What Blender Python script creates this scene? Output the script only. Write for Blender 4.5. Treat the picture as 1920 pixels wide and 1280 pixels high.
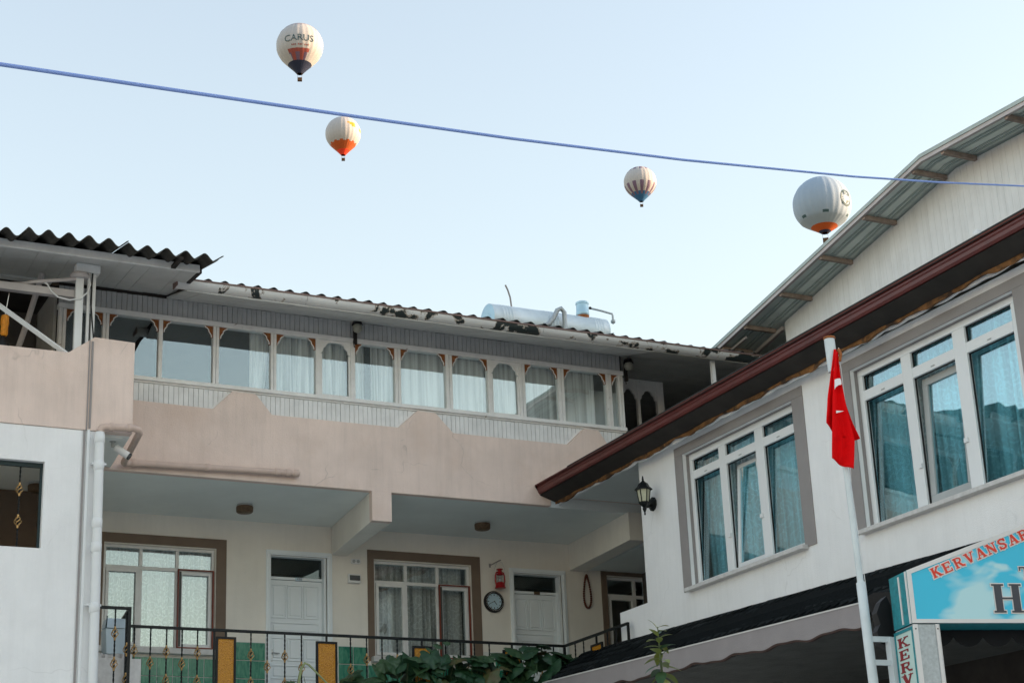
import bpy, math, random
from mathutils import Vector, Matrix
R = math.radians
random.seed(7)
for o in list(bpy.data.objects): bpy.data.objects.remove(o)
scene = bpy.context.scene
COL = scene.collection

# ------------------------------------------------------------------ camera
CAM = Vector((0, 0, 1.6))
YAW, PITCH, ROLL = R(27.39), R(19.37), R(-2.506)
fw = Vector((math.sin(YAW)*math.cos(PITCH), math.cos(YAW)*math.cos(PITCH), math.sin(PITCH)))
rt0 = Vector((math.cos(YAW), -math.sin(YAW), 0)); up0 = rt0.cross(fw)
rt = rt0*math.cos(ROLL) + up0*math.sin(ROLL); up = up0*math.cos(ROLL) - rt0*math.sin(ROLL)
cam_d = bpy.data.cameras.new('camera'); cam = bpy.data.objects.new('camera', cam_d); COL.objects.link(cam)
cam.matrix_world = Matrix(((rt.x, up.x, -fw.x, CAM.x), (rt.y, up.y, -fw.y, CAM.y), (rt.z, up.z, -fw.z, CAM.z), (0, 0, 0, 1)))
cam_d.sensor_width = 36; cam_d.lens = 3319/1920*36; cam_d.clip_end = 20000; cam_d.clip_start = .1
scene.camera = cam

# ------------------------------------------------------------------ sky, sun, exposure
SUN_EL, SUN_AZ = R(15), math.atan2(.92, -.40)        # azimuth from +Y towards +X
world = bpy.data.worlds.new('World'); scene.world = world; world.use_nodes = True
nt = world.node_tree; bg = nt.nodes['Background']
sky = nt.nodes.new('ShaderNodeTexSky'); sky.sky_type = 'NISHITA'; sky.sun_disc = False
sky.sun_elevation = SUN_EL; sky.sun_rotation = SUN_AZ
sky.air_density = 2.0; sky.dust_density = 2.0; sky.ozone_density = 2.0; sky.altitude = 1000
hs = nt.nodes.new('ShaderNodeHueSaturation'); hs.inputs['Saturation'].default_value = .68; nt.links.new(sky.outputs[0], hs.inputs['Color'])
wb = nt.nodes.new('ShaderNodeMix'); wb.data_type = 'RGBA'; wb.blend_type = 'MULTIPLY'; wb.inputs[0].default_value = 1; wb.inputs[7].default_value = (.71, .675, .675, 1)   # white balance
nt.links.new(hs.outputs[0], wb.inputs[6]); nt.links.new(wb.outputs[2], bg.inputs[0]); bg.inputs[1].default_value = .15
sun_d = bpy.data.lights.new('sun', 'SUN'); sun_d.energy = 2.8; sun_d.angle = R(.5); sun_d.color = (1, .68, .40)
sun = bpy.data.objects.new('sun', sun_d); COL.objects.link(sun)
sdir = Vector((math.sin(SUN_AZ)*math.cos(SUN_EL), math.cos(SUN_AZ)*math.cos(SUN_EL), math.sin(SUN_EL)))
sun.rotation_euler = sdir.to_track_quat('Z', 'Y').to_euler(); sun.location = (0, 0, 60)
scene.view_settings.view_transform = 'Standard'; scene.view_settings.look = 'None'
scene.view_settings.exposure = 1.88; scene.view_settings.gamma = 1

# ------------------------------------------------------------------ materials
MATS = {}
def node(nt, typ, **kw):
    n = nt.nodes.new(typ)
    for k, v in kw.items():
        if k.startswith('i_'): n.inputs[int(k[2:])].default_value = v
        else: setattr(n, k, v)
    return n
def new_mat(name):
    m = bpy.data.materials.new(name); m.use_nodes = True
    return m, m.node_tree, m.node_tree.nodes['Principled BSDF'], m.node_tree.links
def noise(nt, vec, scale, detail=4, rough=.6, dist=0):
    n = node(nt, 'ShaderNodeTexNoise'); n.inputs['Scale'].default_value = scale; n.inputs['Detail'].default_value = detail
    n.inputs['Roughness'].default_value = rough; n.inputs['Distortion'].default_value = dist
    nt.links.new(vec, n.inputs['Vector']); return n.outputs['Fac']
def ramp(nt, fac, pts):
    r = node(nt, 'ShaderNodeValToRGB'); nt.links.new(fac, r.inputs[0])
    e = r.color_ramp.elements
    while len(e) < len(pts): e.new(.5)
    for i, (p, c) in enumerate(pts):
        e[i].position = p; e[i].color = (c, c, c, 1) if isinstance(c, (int, float)) else (*c, 1)
    return r.outputs[0]
def mixc(nt, fac, a, b, mode='MIX'):
    m = node(nt, 'ShaderNodeMix', data_type='RGBA', blend_type=mode)
    for s, v in ((0, fac), (6, a), (7, b)):
        if isinstance(v, (int, float)): m.inputs[s].default_value = v
        elif isinstance(v, tuple): m.inputs[s].default_value = (*v, 1)
        else: nt.links.new(v, m.inputs[s])
    return m.outputs[2]
def pos(nt, scale=None):
    g = node(nt, 'ShaderNodeNewGeometry').outputs['Position']
    if scale:
        mp = node(nt, 'ShaderNodeMapping'); mp.inputs['Scale'].default_value = scale; nt.links.new(g, mp.inputs[0]); return mp.outputs[0]
    return g
def mat(name, col, rough=.7, metal=0, var=.08, vs=3, bump=0, bs=80, spec=.3, streak=0, patch=None, emit=None, crack=0):
    """patch = (colour, scale, lo, hi): blotches of another paint or bare material with an outline of their own"""
    m, nt, b, L = new_mat(name)
    p = pos(nt)
    c = mixc(nt, 1.0, tuple(col), ramp(nt, noise(nt, p, vs), [(.3, 1-var), (.7, 1+var)]), 'MULTIPLY')
    if streak:
        s = ramp(nt, noise(nt, pos(nt, (5, 5, .35)), 2.2, 6, .7), [(.45, 0), (.75, 1)])
        c = mixc(nt, s, c, mixc(nt, streak, c, (.12, .11, .09)))
    if patch:
        pc, ps, lo, hi = patch
        pn = noise(nt, p, ps, 5, .62, .4)
        if name == 'gutter_white': c = mixc(nt, ramp(nt, pn, [(lo-.03, 0), (lo, 1)]), c, (.42, .36, .30))
        c = mixc(nt, ramp(nt, pn, [(lo, 0), (hi, 1)]), c, tuple(pc))
    if crack:
        dv = node(nt, 'ShaderNodeVectorMath', operation='MULTIPLY_ADD'); cn_ = node(nt, 'ShaderNodeTexNoise'); cn_.inputs['Scale'].default_value = 3; nt.links.new(p, cn_.inputs['Vector'])
        nt.links.new(cn_.outputs['Color'], dv.inputs[0]); dv.inputs[1].default_value = (.35, .35, .35); nt.links.new(p, dv.inputs[2])
        vo = node(nt, 'ShaderNodeTexVoronoi', feature='DISTANCE_TO_EDGE'); vo.inputs['Scale'].default_value = .8; nt.links.new(dv.outputs[0], vo.inputs['Vector'])
        k1 = ramp(nt, vo.outputs['Distance'], [(.0, 1), (.006, 0)]); k2 = ramp(nt, noise(nt, p, 1.4), [(.52, 0), (.6, 1)])
        c = mixc(nt, mixc(nt, 1.0, k1, k2, 'MULTIPLY'), c, mixc(nt, crack, c, (.10, .08, .07)))
    L.new(c, b.inputs['Base Color'])
    b.inputs['Roughness'].default_value = rough; b.inputs['Metallic'].default_value = metal
    b.inputs['Specular IOR Level'].default_value = spec
    if bump:
        bn = node(nt, 'ShaderNodeBump'); bn.inputs['Strength'].default_value = bump; bn.inputs['Distance'].default_value = .01
        L.new(noise(nt, p, bs, 5), bn.inputs['Height']); L.new(bn.outputs[0], b.inputs['Normal'])
    if emit: b.inputs['Emission Color'].default_value = (*emit, 1); b.inputs['Emission Strength'].default_value = 1
    MATS[name] = m
    return m
mat('pink_plaster', (.77, .63, .56), .85, var=.08, vs=1.6, bump=.6, bs=70, streak=.13, crack=.25, patch=((.68, .53, .45), 1.1, .52, .8))
mat('white_plaster', (.88, .885, .89), .85, var=.05, vs=1.3, bump=.6, bs=80, streak=.06, crack=.12)
mat('cream_plaster', (.85, .81, .74), .85, var=.05, vs=1.5, bump=.4, bs=80, streak=.05)
mat('ceiling_plaster', (.79, .83, .81), .85, var=.05, vs=1.2, bump=.3)
mat('brown_paint', (.19, .14, .105), .7, var=.08, bump=.25)
mat('grey_paint', (.30, .28, .275), .75, var=.06, bump=.5, bs=90)
mat('white_wood', (.80, .80, .79), .55, var=.07, vs=6, bump=.2, bs=40, patch=((.33, .29, .24), 9, .70, .73))
mat('board_white', (.78, .79, .79), .6, var=.09, vs=5, bump=.15, streak=.10)
mat('fascia_board', (.50, .50, .50), .6, var=.08, vs=5, bump=.15, streak=.12)
mat('terrace_board', (.40, .40, .38), .6, var=.10, vs=3, bump=.1)
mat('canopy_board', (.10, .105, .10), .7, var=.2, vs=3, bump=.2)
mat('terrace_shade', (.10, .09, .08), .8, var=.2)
mat('soffit_board', (.60, .61, .60), .6, var=.08, vs=3, streak=.05, bump=.1)
mat('upvc', (.78, .80, .81), .35, var=.03, vs=2, spec=.4)
mat('door_paint', (.84, .89, .92), .45, var=.04, vs=2, bump=.1, bs=30)
mat('corrugated', (.055, .052, .045), .9, var=.35, vs=5, bump=.5, bs=40)
mat('gutter_white', (.70, .70, .69), .5, var=.06, vs=2, bump=.15, patch=((.03, .04, .04), 3.0, .565, .575))
mat('gutter_lip', (.22, .15, .13), .6, var=.3, vs=6)
mat('gutter_red', (.105, .020, .017), .38, var=.2, vs=3, spec=.5)
mat('bracket_wood', (.24, .085, .025), .55, var=.4, vs=14)
mat('rotten_wood', (.20, .095, .035), .8, var=.6, vs=6, bump=.8, bs=30, patch=((.05, .03, .02), 5, .5, .62))
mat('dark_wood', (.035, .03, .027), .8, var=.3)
mat('shingle', (.008, .010, .011), .95, var=.4, vs=14, bump=.9, bs=160, spec=.03)
mat('roof_dark', (.04, .04, .04), .85, var=.3, vs=9, bump=.5)
mat('fascia_pink', (.31, .285, .29), .75, var=.06, vs=3, bump=.35, patch=((.12, .10, .09), 11, .72, .74))
mat('dark_trim', (.06, .035, .03), .7, var=.3)
mat('iron', (.012, .014, .015), .45, var=.2, metal=.3)
mat('iron_green', (.02, .04, .045), .5, var=.2)
mat('gold', (.52, .33, .14), .38, metal=.75, var=.2, vs=40)
mat('pipe_pink', (.58, .45, .39), .5, var=.08, vs=6)
mat('pipe_white', (.76, .78, .79), .4, var=.03)
mat('stone_sill', (.60, .59, .58), .5, var=.12, vs=12)
mat('grout', (.72, .73, .70), .8)
mat('metal_sheet', (.74, .84, .81), .45, var=.08, vs=4, metal=.15)
mat('metal_rib', (.42, .50, .49), .5, var=.1)
mat('purlin', (.34, .27, .23), .6, var=.25, vs=9)
mat('rake_trim', (.50, .47, .47), .5, var=.12)
mat('panel_white', (.80, .82, .83), .5, var=.05, vs=3, streak=.14)
mat('galvanised', (.40, .44, .46), .5, metal=.35, var=.15, vs=40)
mat('tank_metal', (.58, .66, .70), .5, metal=.4, var=.10, vs=3, patch=((.40, .33, .27), 2.6, .64, .78))
mat('tank_end', (.42, .62, .74), .4, metal=.3, var=.06)
mat('clock_face', (.50, .66, .76), .4)
mat('black', (.012, .012, .013), .5, var=.15)
mat('navy', (.02, .05, .09), .5)
mat('white', (.8, .8, .8), .5, var=.03)
mat('lamp_brown', (.13, .085, .05), .5, var=.35, vs=25)
mat('lamp_glass', (.52, .52, .38), .35, var=.08, vs=20)
mat('globe_grey', (.30, .29, .24), .3, var=.1)
mat('lantern_red', (.36, .008, .012), .28, var=.15, vs=20, spec=.5)
mat('steel', (.5, .5, .5), .3, metal=.9)
mat('bead', (.12, .035, .02), .4, var=.4, vs=40)
mat('flag_red', (.74, .003, .005), .8, var=.10, vs=9, bump=.7, bs=22, spec=.1)
mat('pole_paint', (.62, .68, .70), .45, var=.08, vs=6)
mat('rust', (.34, .12, .04), .8, var=.4, vs=30)
mat('cable', (.24, .36, .75), .6, var=.05)
mat('grey_plastic', (.42, .44, .44), .5)
mat('lens_dark', (.05, .055, .06), .15, spec=.6)
mat('room', (.14, .14, .13), .9, var=.1)
mat('room_light', (.42, .41, .38), .9, var=.1)
mat('bin_blue', (.50, .60, .66), .5, var=.05)
mat('lantern_orange', (.72, .27, .02), .4, var=.2, vs=30)
mat('teal_paint', (.06, .17, .24), .5)
mat('hill_rock', (.42, .34, .26), .95, var=.2, vs=.05, bump=.5, bs=.5)
mat('field', (.16, .15, .11), .95, var=.3, vs=.03)
mat('ground', (.56, .53, .49), .95, var=.15, vs=.4, bump=.3, bs=20)
mat('sign_side', (.015, .22, .26), .4, var=.25, vs=25)
mat('sign_frame', (.70, .69, .68), .4, var=.05)
mat('sign_red', (.70, .055, .03), .45, var=.12, vs=20)
mat('letter_dark', (.055, .06, .075), .45)
mat('letter_maroon', (.24, .008, .015), .45)
mat('kerv_panel', (.50, .66, .62), .45, var=.03)
mat('awning', (.012, .013, .016), .9, var=.3)
mat('stem', (.28, .33, .16), .6, var=.15, vs=20)
mat('stem_dark', (.08, .11, .05), .6, var=.2)
mat('insect_screen', (.10, .105, .10), .8)
mat('red_wood', (.22, .05, .03), .5, var=.15)
mat('bal_white', (.42, .42, .44), .6, var=.03, vs=.2)
mat('bal_band', (.30, .28, .32), .6)
mat('bal_red', (.30, .08, .07), .6)
mat('bal_orange', (.45, .09, .02), .6)
mat('bal_deep', (.75, .05, .02), .6)
mat('bal_navy', (.02, .03, .07), .6)
mat('bal_yellow', (.55, .30, .02), .6)
mat('bal_purple', (.16, .11, .18), .6)
mat('bal_blue', (.03, .13, .30), .6)
mat('bal_text', (.05, .10, .12), .6)
mat('bal_pale', (.29, .38, .50), .6, var=.03, vs=.2)
mat('basket', (.10, .06, .035), .8)

def shingle_mat():
    m, nt, b, L = new_mat('shingle'); oi = node(nt, 'ShaderNodeObjectInfo'); p = pos(nt)
    c = mixc(nt, ramp(nt, oi.outputs['Random'], [(0, 0), (1, 1)]), (.006, .008, .009), (.022, .026, .028))
    c = mixc(nt, 1.0, c, ramp(nt, noise(nt, p, 30), [(.3, .6), (.7, 1.4)]), 'MULTIPLY')
    L.new(c, b.inputs['Base Color']); b.inputs['Roughness'].default_value = .95; b.inputs['Specular IOR Level'].default_value = .05
    MATS['shingle'] = m
shingle_mat()
def leafm(name, col, vein):
    m, nt, b, L = new_mat(name)
    c = mixc(nt, ramp(nt, noise(nt, pos(nt), 9), [(.35, 0), (.7, 1)]), col, vein)
    L.new(c, b.inputs['Base Color']); b.inputs['Roughness'].default_value = .5
    b.inputs['Subsurface Weight'].default_value = 0
    MATS[name] = m
leafm('leaf_green', (.010, .045, .020), (.024, .075, .028))
leafm('leaf_old', (.06, .085, .025), (.10, .07, .03))
leafm('leaf_young', (.16, .21, .045), (.24, .25, .07))
leafm('leaf_mid', (.022, .065, .024), (.05, .10, .04))

def glass(name, tint, refl):
    m, nt, b, L = new_mat(name); nt.nodes.remove(b)
    out = nt.nodes['Material Output']
    t = node(nt, 'ShaderNodeBsdfTransparent'); t.inputs[0].default_value = (*tint, 1)
    g = node(nt, 'ShaderNodeBsdfGlossy'); g.inputs[0].default_value = (.86, .97, 1, 1); g.inputs['Roughness'].default_value = .015
    bn = node(nt, 'ShaderNodeBump'); bn.inputs['Strength'].default_value = .05; bn.inputs['Distance'].default_value = .02
    L.new(noise(nt, pos(nt), 2.2, 1), bn.inputs['Height']); L.new(bn.outputs[0], g.inputs['Normal'])
    ge = node(nt, 'ShaderNodeNewGeometry'); dt = node(nt, 'ShaderNodeVectorMath', operation='DOT_PRODUCT'); L.new(ge.outputs['Incoming'], dt.inputs[0]); L.new(ge.outputs['Normal'], dt.inputs[1])
    ab = node(nt, 'ShaderNodeMath', operation='ABSOLUTE'); L.new(dt.outputs['Value'], ab.inputs[0])
    om = node(nt, 'ShaderNodeMath', operation='SUBTRACT'); om.inputs[0].default_value = 1; L.new(ab.outputs[0], om.inputs[1])
    pw = node(nt, 'ShaderNodeMath', operation='POWER'); pw.inputs[1].default_value = 5; L.new(om.outputs[0], pw.inputs[0])
    a = node(nt, 'ShaderNodeMath', operation='MULTIPLY_ADD'); a.inputs[1].default_value = .9; a.inputs[2].default_value = refl; L.new(pw.outputs[0], a.inputs[0])
    mx = node(nt, 'ShaderNodeMixShader'); L.new(a.outputs[0], mx.inputs[0]); L.new(t.outputs[0], mx.inputs[1]); L.new(g.outputs[0], mx.inputs[2])
    L.new(mx.outputs[0], out.inputs[0]); MATS[name] = m
glass('glass', (.98, 1, 1), .145)
glass('glass_teal', (.72, .95, 1.0), .20)
glass('glass_dark', (.45, .50, .50), .06)

def cloth(name, col, base, lace=None, sc=1):
    """sheer cloth: threads cover `base` of it, lace motifs are denser"""
    m, nt, b, L = new_mat(name); nt.nodes.remove(b)
    out = nt.nodes['Material Output']
    d = node(nt, 'ShaderNodeBsdfDiffuse'); d.inputs[0].default_value = (*col, 1)
    tl = node(nt, 'ShaderNodeBsdfTranslucent'); tl.inputs[0].default_value = (*col, 1)
    dm = node(nt, 'ShaderNodeMixShader'); dm.inputs[0].default_value = .15; L.new(d.outputs[0], dm.inputs[1]); L.new(tl.outputs[0], dm.inputs[2])
    t = node(nt, 'ShaderNodeBsdfTransparent')
    mx = node(nt, 'ShaderNodeMixShader'); L.new(t.outputs[0], mx.inputs[1]); L.new(dm.outputs[0], mx.inputs[2])
    if lace:
        p = pos(nt)
        w = node(nt, 'ShaderNodeTexWave'); w.wave_type = 'RINGS'; w.rings_direction = 'SPHERICAL'
        v = node(nt, 'ShaderNodeTexVoronoi'); v.inputs['Scale'].default_value = 7*sc; L.new(p, v.inputs['Vector'])
        L.new(v.outputs['Position'], w.inputs['Vector'])
        sub = node(nt, 'ShaderNodeVectorMath', operation='SUBTRACT'); L.new(p, sub.inputs[0]); L.new(v.outputs['Position'], sub.inputs[1])
        L.new(sub.outputs[0], w.inputs['Vector'])
        w.inputs['Scale'].default_value = 7*sc; w.inputs['Distortion'].default_value = 2.5; w.inputs['Detail'].default_value = 0; w.inputs['Detail Scale'].default_value = 4
        f = ramp(nt, w.outputs['Fac'], [(.62, base), (.92, lace)])
    else: f = base
    g_ = ramp(nt, noise(nt, pos(nt, (1, 1, .03)), 13, 2), [(.38, .55), (.62, 1.15)])  # vertical bands of gathered, denser cloth that also paint in fold shading
    L.new(mixc(nt, 1.0, f if lace else (base, base, base), g_, 'MULTIPLY'), mx.inputs[0])
    L.new(mx.outputs[0], out.inputs[0]); MATS[name] = m
cloth('sheer', (.88, .89, .89), .94)
cloth('blind', (.88, .89, .89), .98)
cloth('lace', (.90, .92, .91), .76, .97, .8)
cloth('lace_fine', (.84, .85, .84), .66, .92, 1.0)

def special():
    # galvanised flecks / amber rippled glass / marbled tiles / painted sky panel of the sign
    m, nt, b, L = new_mat('amber_glass')
    p = pos(nt); v = node(nt, 'ShaderNodeTexVoronoi'); v.inputs['Scale'].default_value = 62; L.new(p, v.inputs['Vector'])
    c = mixc(nt, ramp(nt, v.outputs['Distance'], [(.2, 0), (.75, 1)]), (.62, .29, .02), (.46, .18, .01)); L.new(c, b.inputs['Base Color'])
    b.inputs['Roughness'].default_value = .25
    bn = node(nt, 'ShaderNodeBump'); bn.inputs['Strength'].default_value = .8; bn.inputs['Distance'].default_value = .01
    L.new(v.outputs['Distance'], bn.inputs['Height']); L.new(bn.outputs[0], b.inputs['Normal']); MATS['amber_glass'] = m
    m, nt, b, L = new_mat('green_tile')
    p = pos(nt, (4, 4, 1.2)); c = mixc(nt, ramp(nt, noise(nt, p, 3.2, 5, .6, 1.5), [(.35, 0), (.72, 1)]), (.012, .16, .10), (.10, .34, .22))
    L.new(c, b.inputs['Base Color']); b.inputs['Roughness'].default_value = .16; b.inputs['Specular IOR Level'].default_value = .5; MATS['green_tile'] = m
    m, nt, b, L = new_mat('sign_face')
    p = pos(nt, (1, 1, 2.3)); f = noise(nt, p, 1.25, 3, .45, .6)
    c = mixc(nt, ramp(nt, f, [(.55, 0), (.62, 1)]), (.0, .50, .74), (.44, .72, .78))
    L.new(c, b.inputs['Base Color']); b.inputs['Roughness'].default_value = .3; MATS['sign_face'] = m
special()

# ------------------------------------------------------------------ mesh builder and object helpers
class MB:
    def __init__(s): s.v = []; s.f = []; s.m = []
    def add(s, vs, fs, mi=0):
        n = len(s.v); s.v += [tuple(v) for v in vs]; s.f += [tuple(i+n for i in f) for f in fs]; s.m += [mi]*len(fs); return s
    def box(s, x0, x1, y0, y1, z0, z1, mi=0):
        return s.add([(x, y, z) for x in (x0, x1) for y in (y0, y1) for z in (z0, z1)],
                     [(0, 1, 3, 2), (4, 6, 7, 5), (0, 4, 5, 1), (2, 3, 7, 6), (0, 2, 6, 4), (1, 5, 7, 3)], mi)
    def obox(s, o, u, v, w, mi=0):
        o, u, v, w = map(Vector, (o, u, v, w))
        return s.add([o+u*a+v*b+w*c for a in (0, 1) for b in (0, 1) for c in (0, 1)],
                     [(0, 1, 3, 2), (4, 6, 7, 5), (0, 4, 5, 1), (2, 3, 7, 6), (0, 2, 6, 4), (1, 5, 7, 3)], mi)
    def prism(s, pts, ext, mi=0):
        n = len(pts); P = [Vector(p) for p in pts]; e = Vector(ext)
        return s.add(P+[p+e for p in P], [tuple(range(n)), tuple(range(2*n-1, n-1, -1))]+[(i, (i+1) % n+0, (i+1) % n+n, i+n)[::-1] for i in range(n)], mi)
    def tube(s, pts, r, n=8, mi=0, caps=True, twist=0, closed=False):
        P = [Vector(p) for p in pts]; k = len(P); rr = r if isinstance(r, (list, tuple)) else [r]*k
        vs = []; prev = None
        for i, p in enumerate(P):
            if closed: t = P[(i+1) % k]-P[i-1]
            else: t = P[min(i+1, k-1)]-P[max(i-1, 0)]
            t.normalize()
            if prev is None:
                a = Vector((0, 0, 1)) if abs(t.z) < .9 else Vector((1, 0, 0)); prev = t.cross(a).normalized()
            prev = (prev - t*prev.dot(t)).normalized(); b = t.cross(prev)
            for j in range(n):
                q = 2*math.pi*j/n+twist*i; vs.append(p+(prev*math.cos(q)+b*math.sin(q))*rr[i])
        fs = [(i*n+j, i*n+(j+1) % n, (i+1)*n+(j+1) % n, (i+1)*n+j) for i in range(k-1) for j in range(n)]
        if closed: fs += [((k-1)*n+j, (k-1)*n+(j+1) % n, (j+1) % n, j) for j in range(n)]
        elif caps: fs += [tuple(range(n))[::-1], tuple(range((k-1)*n, k*n))]
        return s.add(vs, fs, mi)
    def lathe(s, prof, c=(0, 0, 0), n=16, mi=0, ax=None):
        c = Vector(c); ax = Vector(ax).normalized() if ax else Vector((0, 0, 1))
        a = Vector((1, 0, 0)) if abs(ax.x) < .9 else Vector((0, 1, 0)); u = ax.cross(a).normalized(); w = ax.cross(u)
        k = len(prof); vs = [c+ax*z+(u*math.cos(2*math.pi*j/n)+w*math.sin(2*math.pi*j/n))*r for r, z in prof for j in range(n)]
        fs = [(i*n+j, i*n+(j+1) % n, (i+1)*n+(j+1) % n, (i+1)*n+j) for i in range(k-1) for j in range(n)]
        if prof[0][0] > 1e-4: fs.append(tuple(range(n))[::-1])
        if prof[-1][0] > 1e-4: fs.append(tuple(range((k-1)*n, k*n)))
        return s.add(vs, fs, mi)
    def grid(s, fn, nu, nv, mi=0):
        vs = [fn(i/nu, j/nv) for i in range(nu+1) for j in range(nv+1)]; w = nv+1
        return s.add(vs, [(i*w+j, (i+1)*w+j, (i+1)*w+j+1, i*w+j+1) for i in range(nu) for j in range(nv)], mi)
    def sphere(s, c, r, n=12, k=8, mi=0, sz=1):
        return s.lathe([(r*math.sin(math.pi*i/k)+1e-5, -r*sz*math.cos(math.pi*i/k)) for i in range(k+1)], c, n, mi)
WL = {}
def place(o, loc, parent=None):
    loc = Vector(loc); WL[o.name] = loc; o.parent = None
    if parent is not None: o.parent = parent; o.location = loc-WL[parent.name]
    else: o.location = loc
def build(mb, name, mats, parent=None, smooth=False, bevel=0, label=None, cat=None, group=None, kind=None, auto=True):
    if not isinstance(mats, (list, tuple)): mats = [mats]
    V = mb.v; lo = [min(v[i] for v in V) for i in range(3)]; hi = [max(v[i] for v in V) for i in range(3)]
    c = Vector(((lo[0]+hi[0])/2, (lo[1]+hi[1])/2, lo[2] if parent is None else (lo[2]+hi[2])/2))
    me = bpy.data.meshes.new(name); me.from_pydata([tuple(Vector(v)-c) for v in V], [], mb.f); me.update()
    for m in mats: me.materials.append(MATS[m])
    if len(mats) > 1: me.polygons.foreach_set('material_index', mb.m)
    if smooth: me.polygons.foreach_set('use_smooth', [True]*len(me.polygons)); 
    if smooth and auto: me.set_sharp_from_angle(angle=R(50))
    o = bpy.data.objects.new(name, me); COL.objects.link(o); place(o, c, parent)
    if bevel:
        bm = o.modifiers.new('bevel', 'BEVEL'); bm.width = bevel; bm.segments = 2; bm.limit_method = 'ANGLE'
    tag(o, label, cat, group, kind); return o
def tag(o, label=None, cat=None, group=None, kind=None):
    if label: o['label'] = label
    if cat: o['category'] = cat
    if group: o['group'] = group
    if kind: o['kind'] = kind
def thing(name, loc, label, cat, group=None):
    o = bpy.data.objects.new(name, None); COL.objects.link(o); o.empty_display_size = .2; place(o, loc); tag(o, label, cat, group); return o
def clone(o, d, parent=None, rot=None, scale=None):
    c = o.copy(); COL.objects.link(c); place(c, WL[o.name]+Vector(d), parent)
    if rot: c.rotation_euler = rot
    if scale: c.scale = scale
    return c
def clone_tree(o, d, label=None):
    c = clone(o, d)
    if label: c['label'] = label
    for ch in [x for x in bpy.data.objects if x.parent == o]:
        k = clone(ch, d, c)
        for g in [x for x in bpy.data.objects if x.parent == ch]: clone(g, d, k)
    return c
def wall_y(mb, Y, x0, x1, z0, z1, holes, depth=.25, mi=0, flip=1):
    """wall in the plane y = Y with rectangular openings (hx0,hx1,hz0,hz1) and their reveals"""
    xs = sorted({x0, x1, *[h[0] for h in holes], *[h[1] for h in holes]}); zs = sorted({z0, z1, *[h[2] for h in holes], *[h[3] for h in holes]})
    for a, b in zip(xs, xs[1:]):
        for c, d in zip(zs, zs[1:]):
            if any(h[0] <= a and b <= h[1] and h[2] <= c and d <= h[3] for h in holes): continue
            mb.add([(a, Y, c), (b, Y, c), (b, Y, d), (a, Y, d)], [(0, 1, 2, 3)], mi)
            mb.add([(a, Y+depth, c), (b, Y+depth, c), (b, Y+depth, d), (a, Y+depth, d)], [(3, 2, 1, 0)], mi)
    for a, b, c, d in list(holes)+[(x0, x1, z0, z1)]:
        mb.add([(a, Y, c), (b, Y, c), (b, Y, d), (a, Y, d), (a, Y+depth, c), (b, Y+depth, c), (b, Y+depth, d), (a, Y+depth, d)],
               [(0, 4, 5, 1), (1, 5, 6, 2), (2, 6, 7, 3), (3, 7, 4, 0)], mi)
    return mb
def swapxy(mb):
    """turn a mesh built in the plane y = Y into one in the plane x = Y (x and y change places)"""
    mb.v = [(v[1], v[0], v[2]) for v in mb.v]; mb.f = [f[::-1] for f in mb.f]; return mb

# ------------------------------------------------------------------ setting: ground, unseen hill placed to shade the street, unseen hill for window reflections
def ground():
    mb = MB().add([(-4000, -4000, 0), (4000, -4000, 0), (4000, 4000, 0), (-4000, 4000, 0)], [(0, 1, 2, 3)])
    build(mb, 'ground', 'field', kind='structure')
    build(MB().add([(-110, -140, .004), (60, -140, .004), (60, 45, .004), (-110, 45, .004)], [(0, 1, 2, 3)]), 'street_paving', 'ground', kind='structure')
def hill(name, cx, cy, ux, uy, L, W, H, seed):
    rnd = random.Random(seed); ph = [rnd.uniform(0, 6) for _ in range(8)]
    def f(a, b):
        s = (a-.5)*L; t = (b-.5)*W
        e = max(0, 1-abs(2*a-1)**4)*max(0, math.cos((b-.5)*math.pi))**.8
        h = H*e*(1+.10*math.sin(s*.05+ph[0])+.07*math.sin(s*.13+ph[1]+t*.05)+.05*math.sin(s*.31+ph[2])+.04*math.sin(t*.2+ph[3]+s*.21))
        return (cx+ux*s-uy*t, cy+uy*s+ux*t, h-.5)
    build(MB().grid(f, 90, 24), name, 'hill_rock', smooth=True, kind='structure', auto=False)
ground()
sh = Vector((sdir.x, sdir.y)).normalized()
hill('hill', sh.x*140, sh.y*140, -sh.y, sh.x, 150, 110, 62, 1)
hill('hill', -150, 170, .75, .66, 360, 90, 52, 2)

# ------------------------------------------------------------------ the balcony house (facade along x, faces -y)
YP, YG, YW, YL = 22.75, 22.86, 25.0, 21.2
SK = .105                                     # its cross walls run slightly askew: dx per metre of y
house = thing('balcony_house', (9, 25, 0), 'pink and white guest house with balcony, glazed gallery and corrugated roof', 'house')
WIN1 = (6.18, 7.84, 6.10, 7.60); WIN2 = (10.38, 12.03, 6.10, 7.60); WIN3 = (14.52, 16.17, 6.1, 7.58)
DR1 = (8.70, 9.60, 4.9, 7.58); DR2 = (12.79, 13.66, 4.9, 7.54)
build(wall_y(MB(), YW, -2, 17, 4.6, 8.10, [WIN1, WIN2, WIN3, DR1, DR2], .22), 'balcony_wall', 'cream_plaster', house)
mb = MB()                                     # rooms behind the balcony wall, floor by floor
mb.box(-2, 17, 28.4, 28.5, 4.6, 8.1).box(-2, 17, 25.22, 28.4, 4.5, 4.6).box(-2, -1.9, 25.22, 28.4, 4.6, 8.1).box(16.9, 17, 25.22, 28.4, 4.6, 8.1)
build(mb, 'room_shell', 'room', house)
mb = MB().box(-2, 17, YP+.112, 28.5, 8.068, 8.5); mb.box(-2, 5.45, YL+.125, YP+.11, 8.07, 8.5)
build(mb, 'balcony_ceiling', 'ceiling_plaster', house)
build(MB().box(-2, 17, YL+.13, YW-.002, 4.45, 4.88), 'balcony_floor', 'grout', house)
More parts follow.
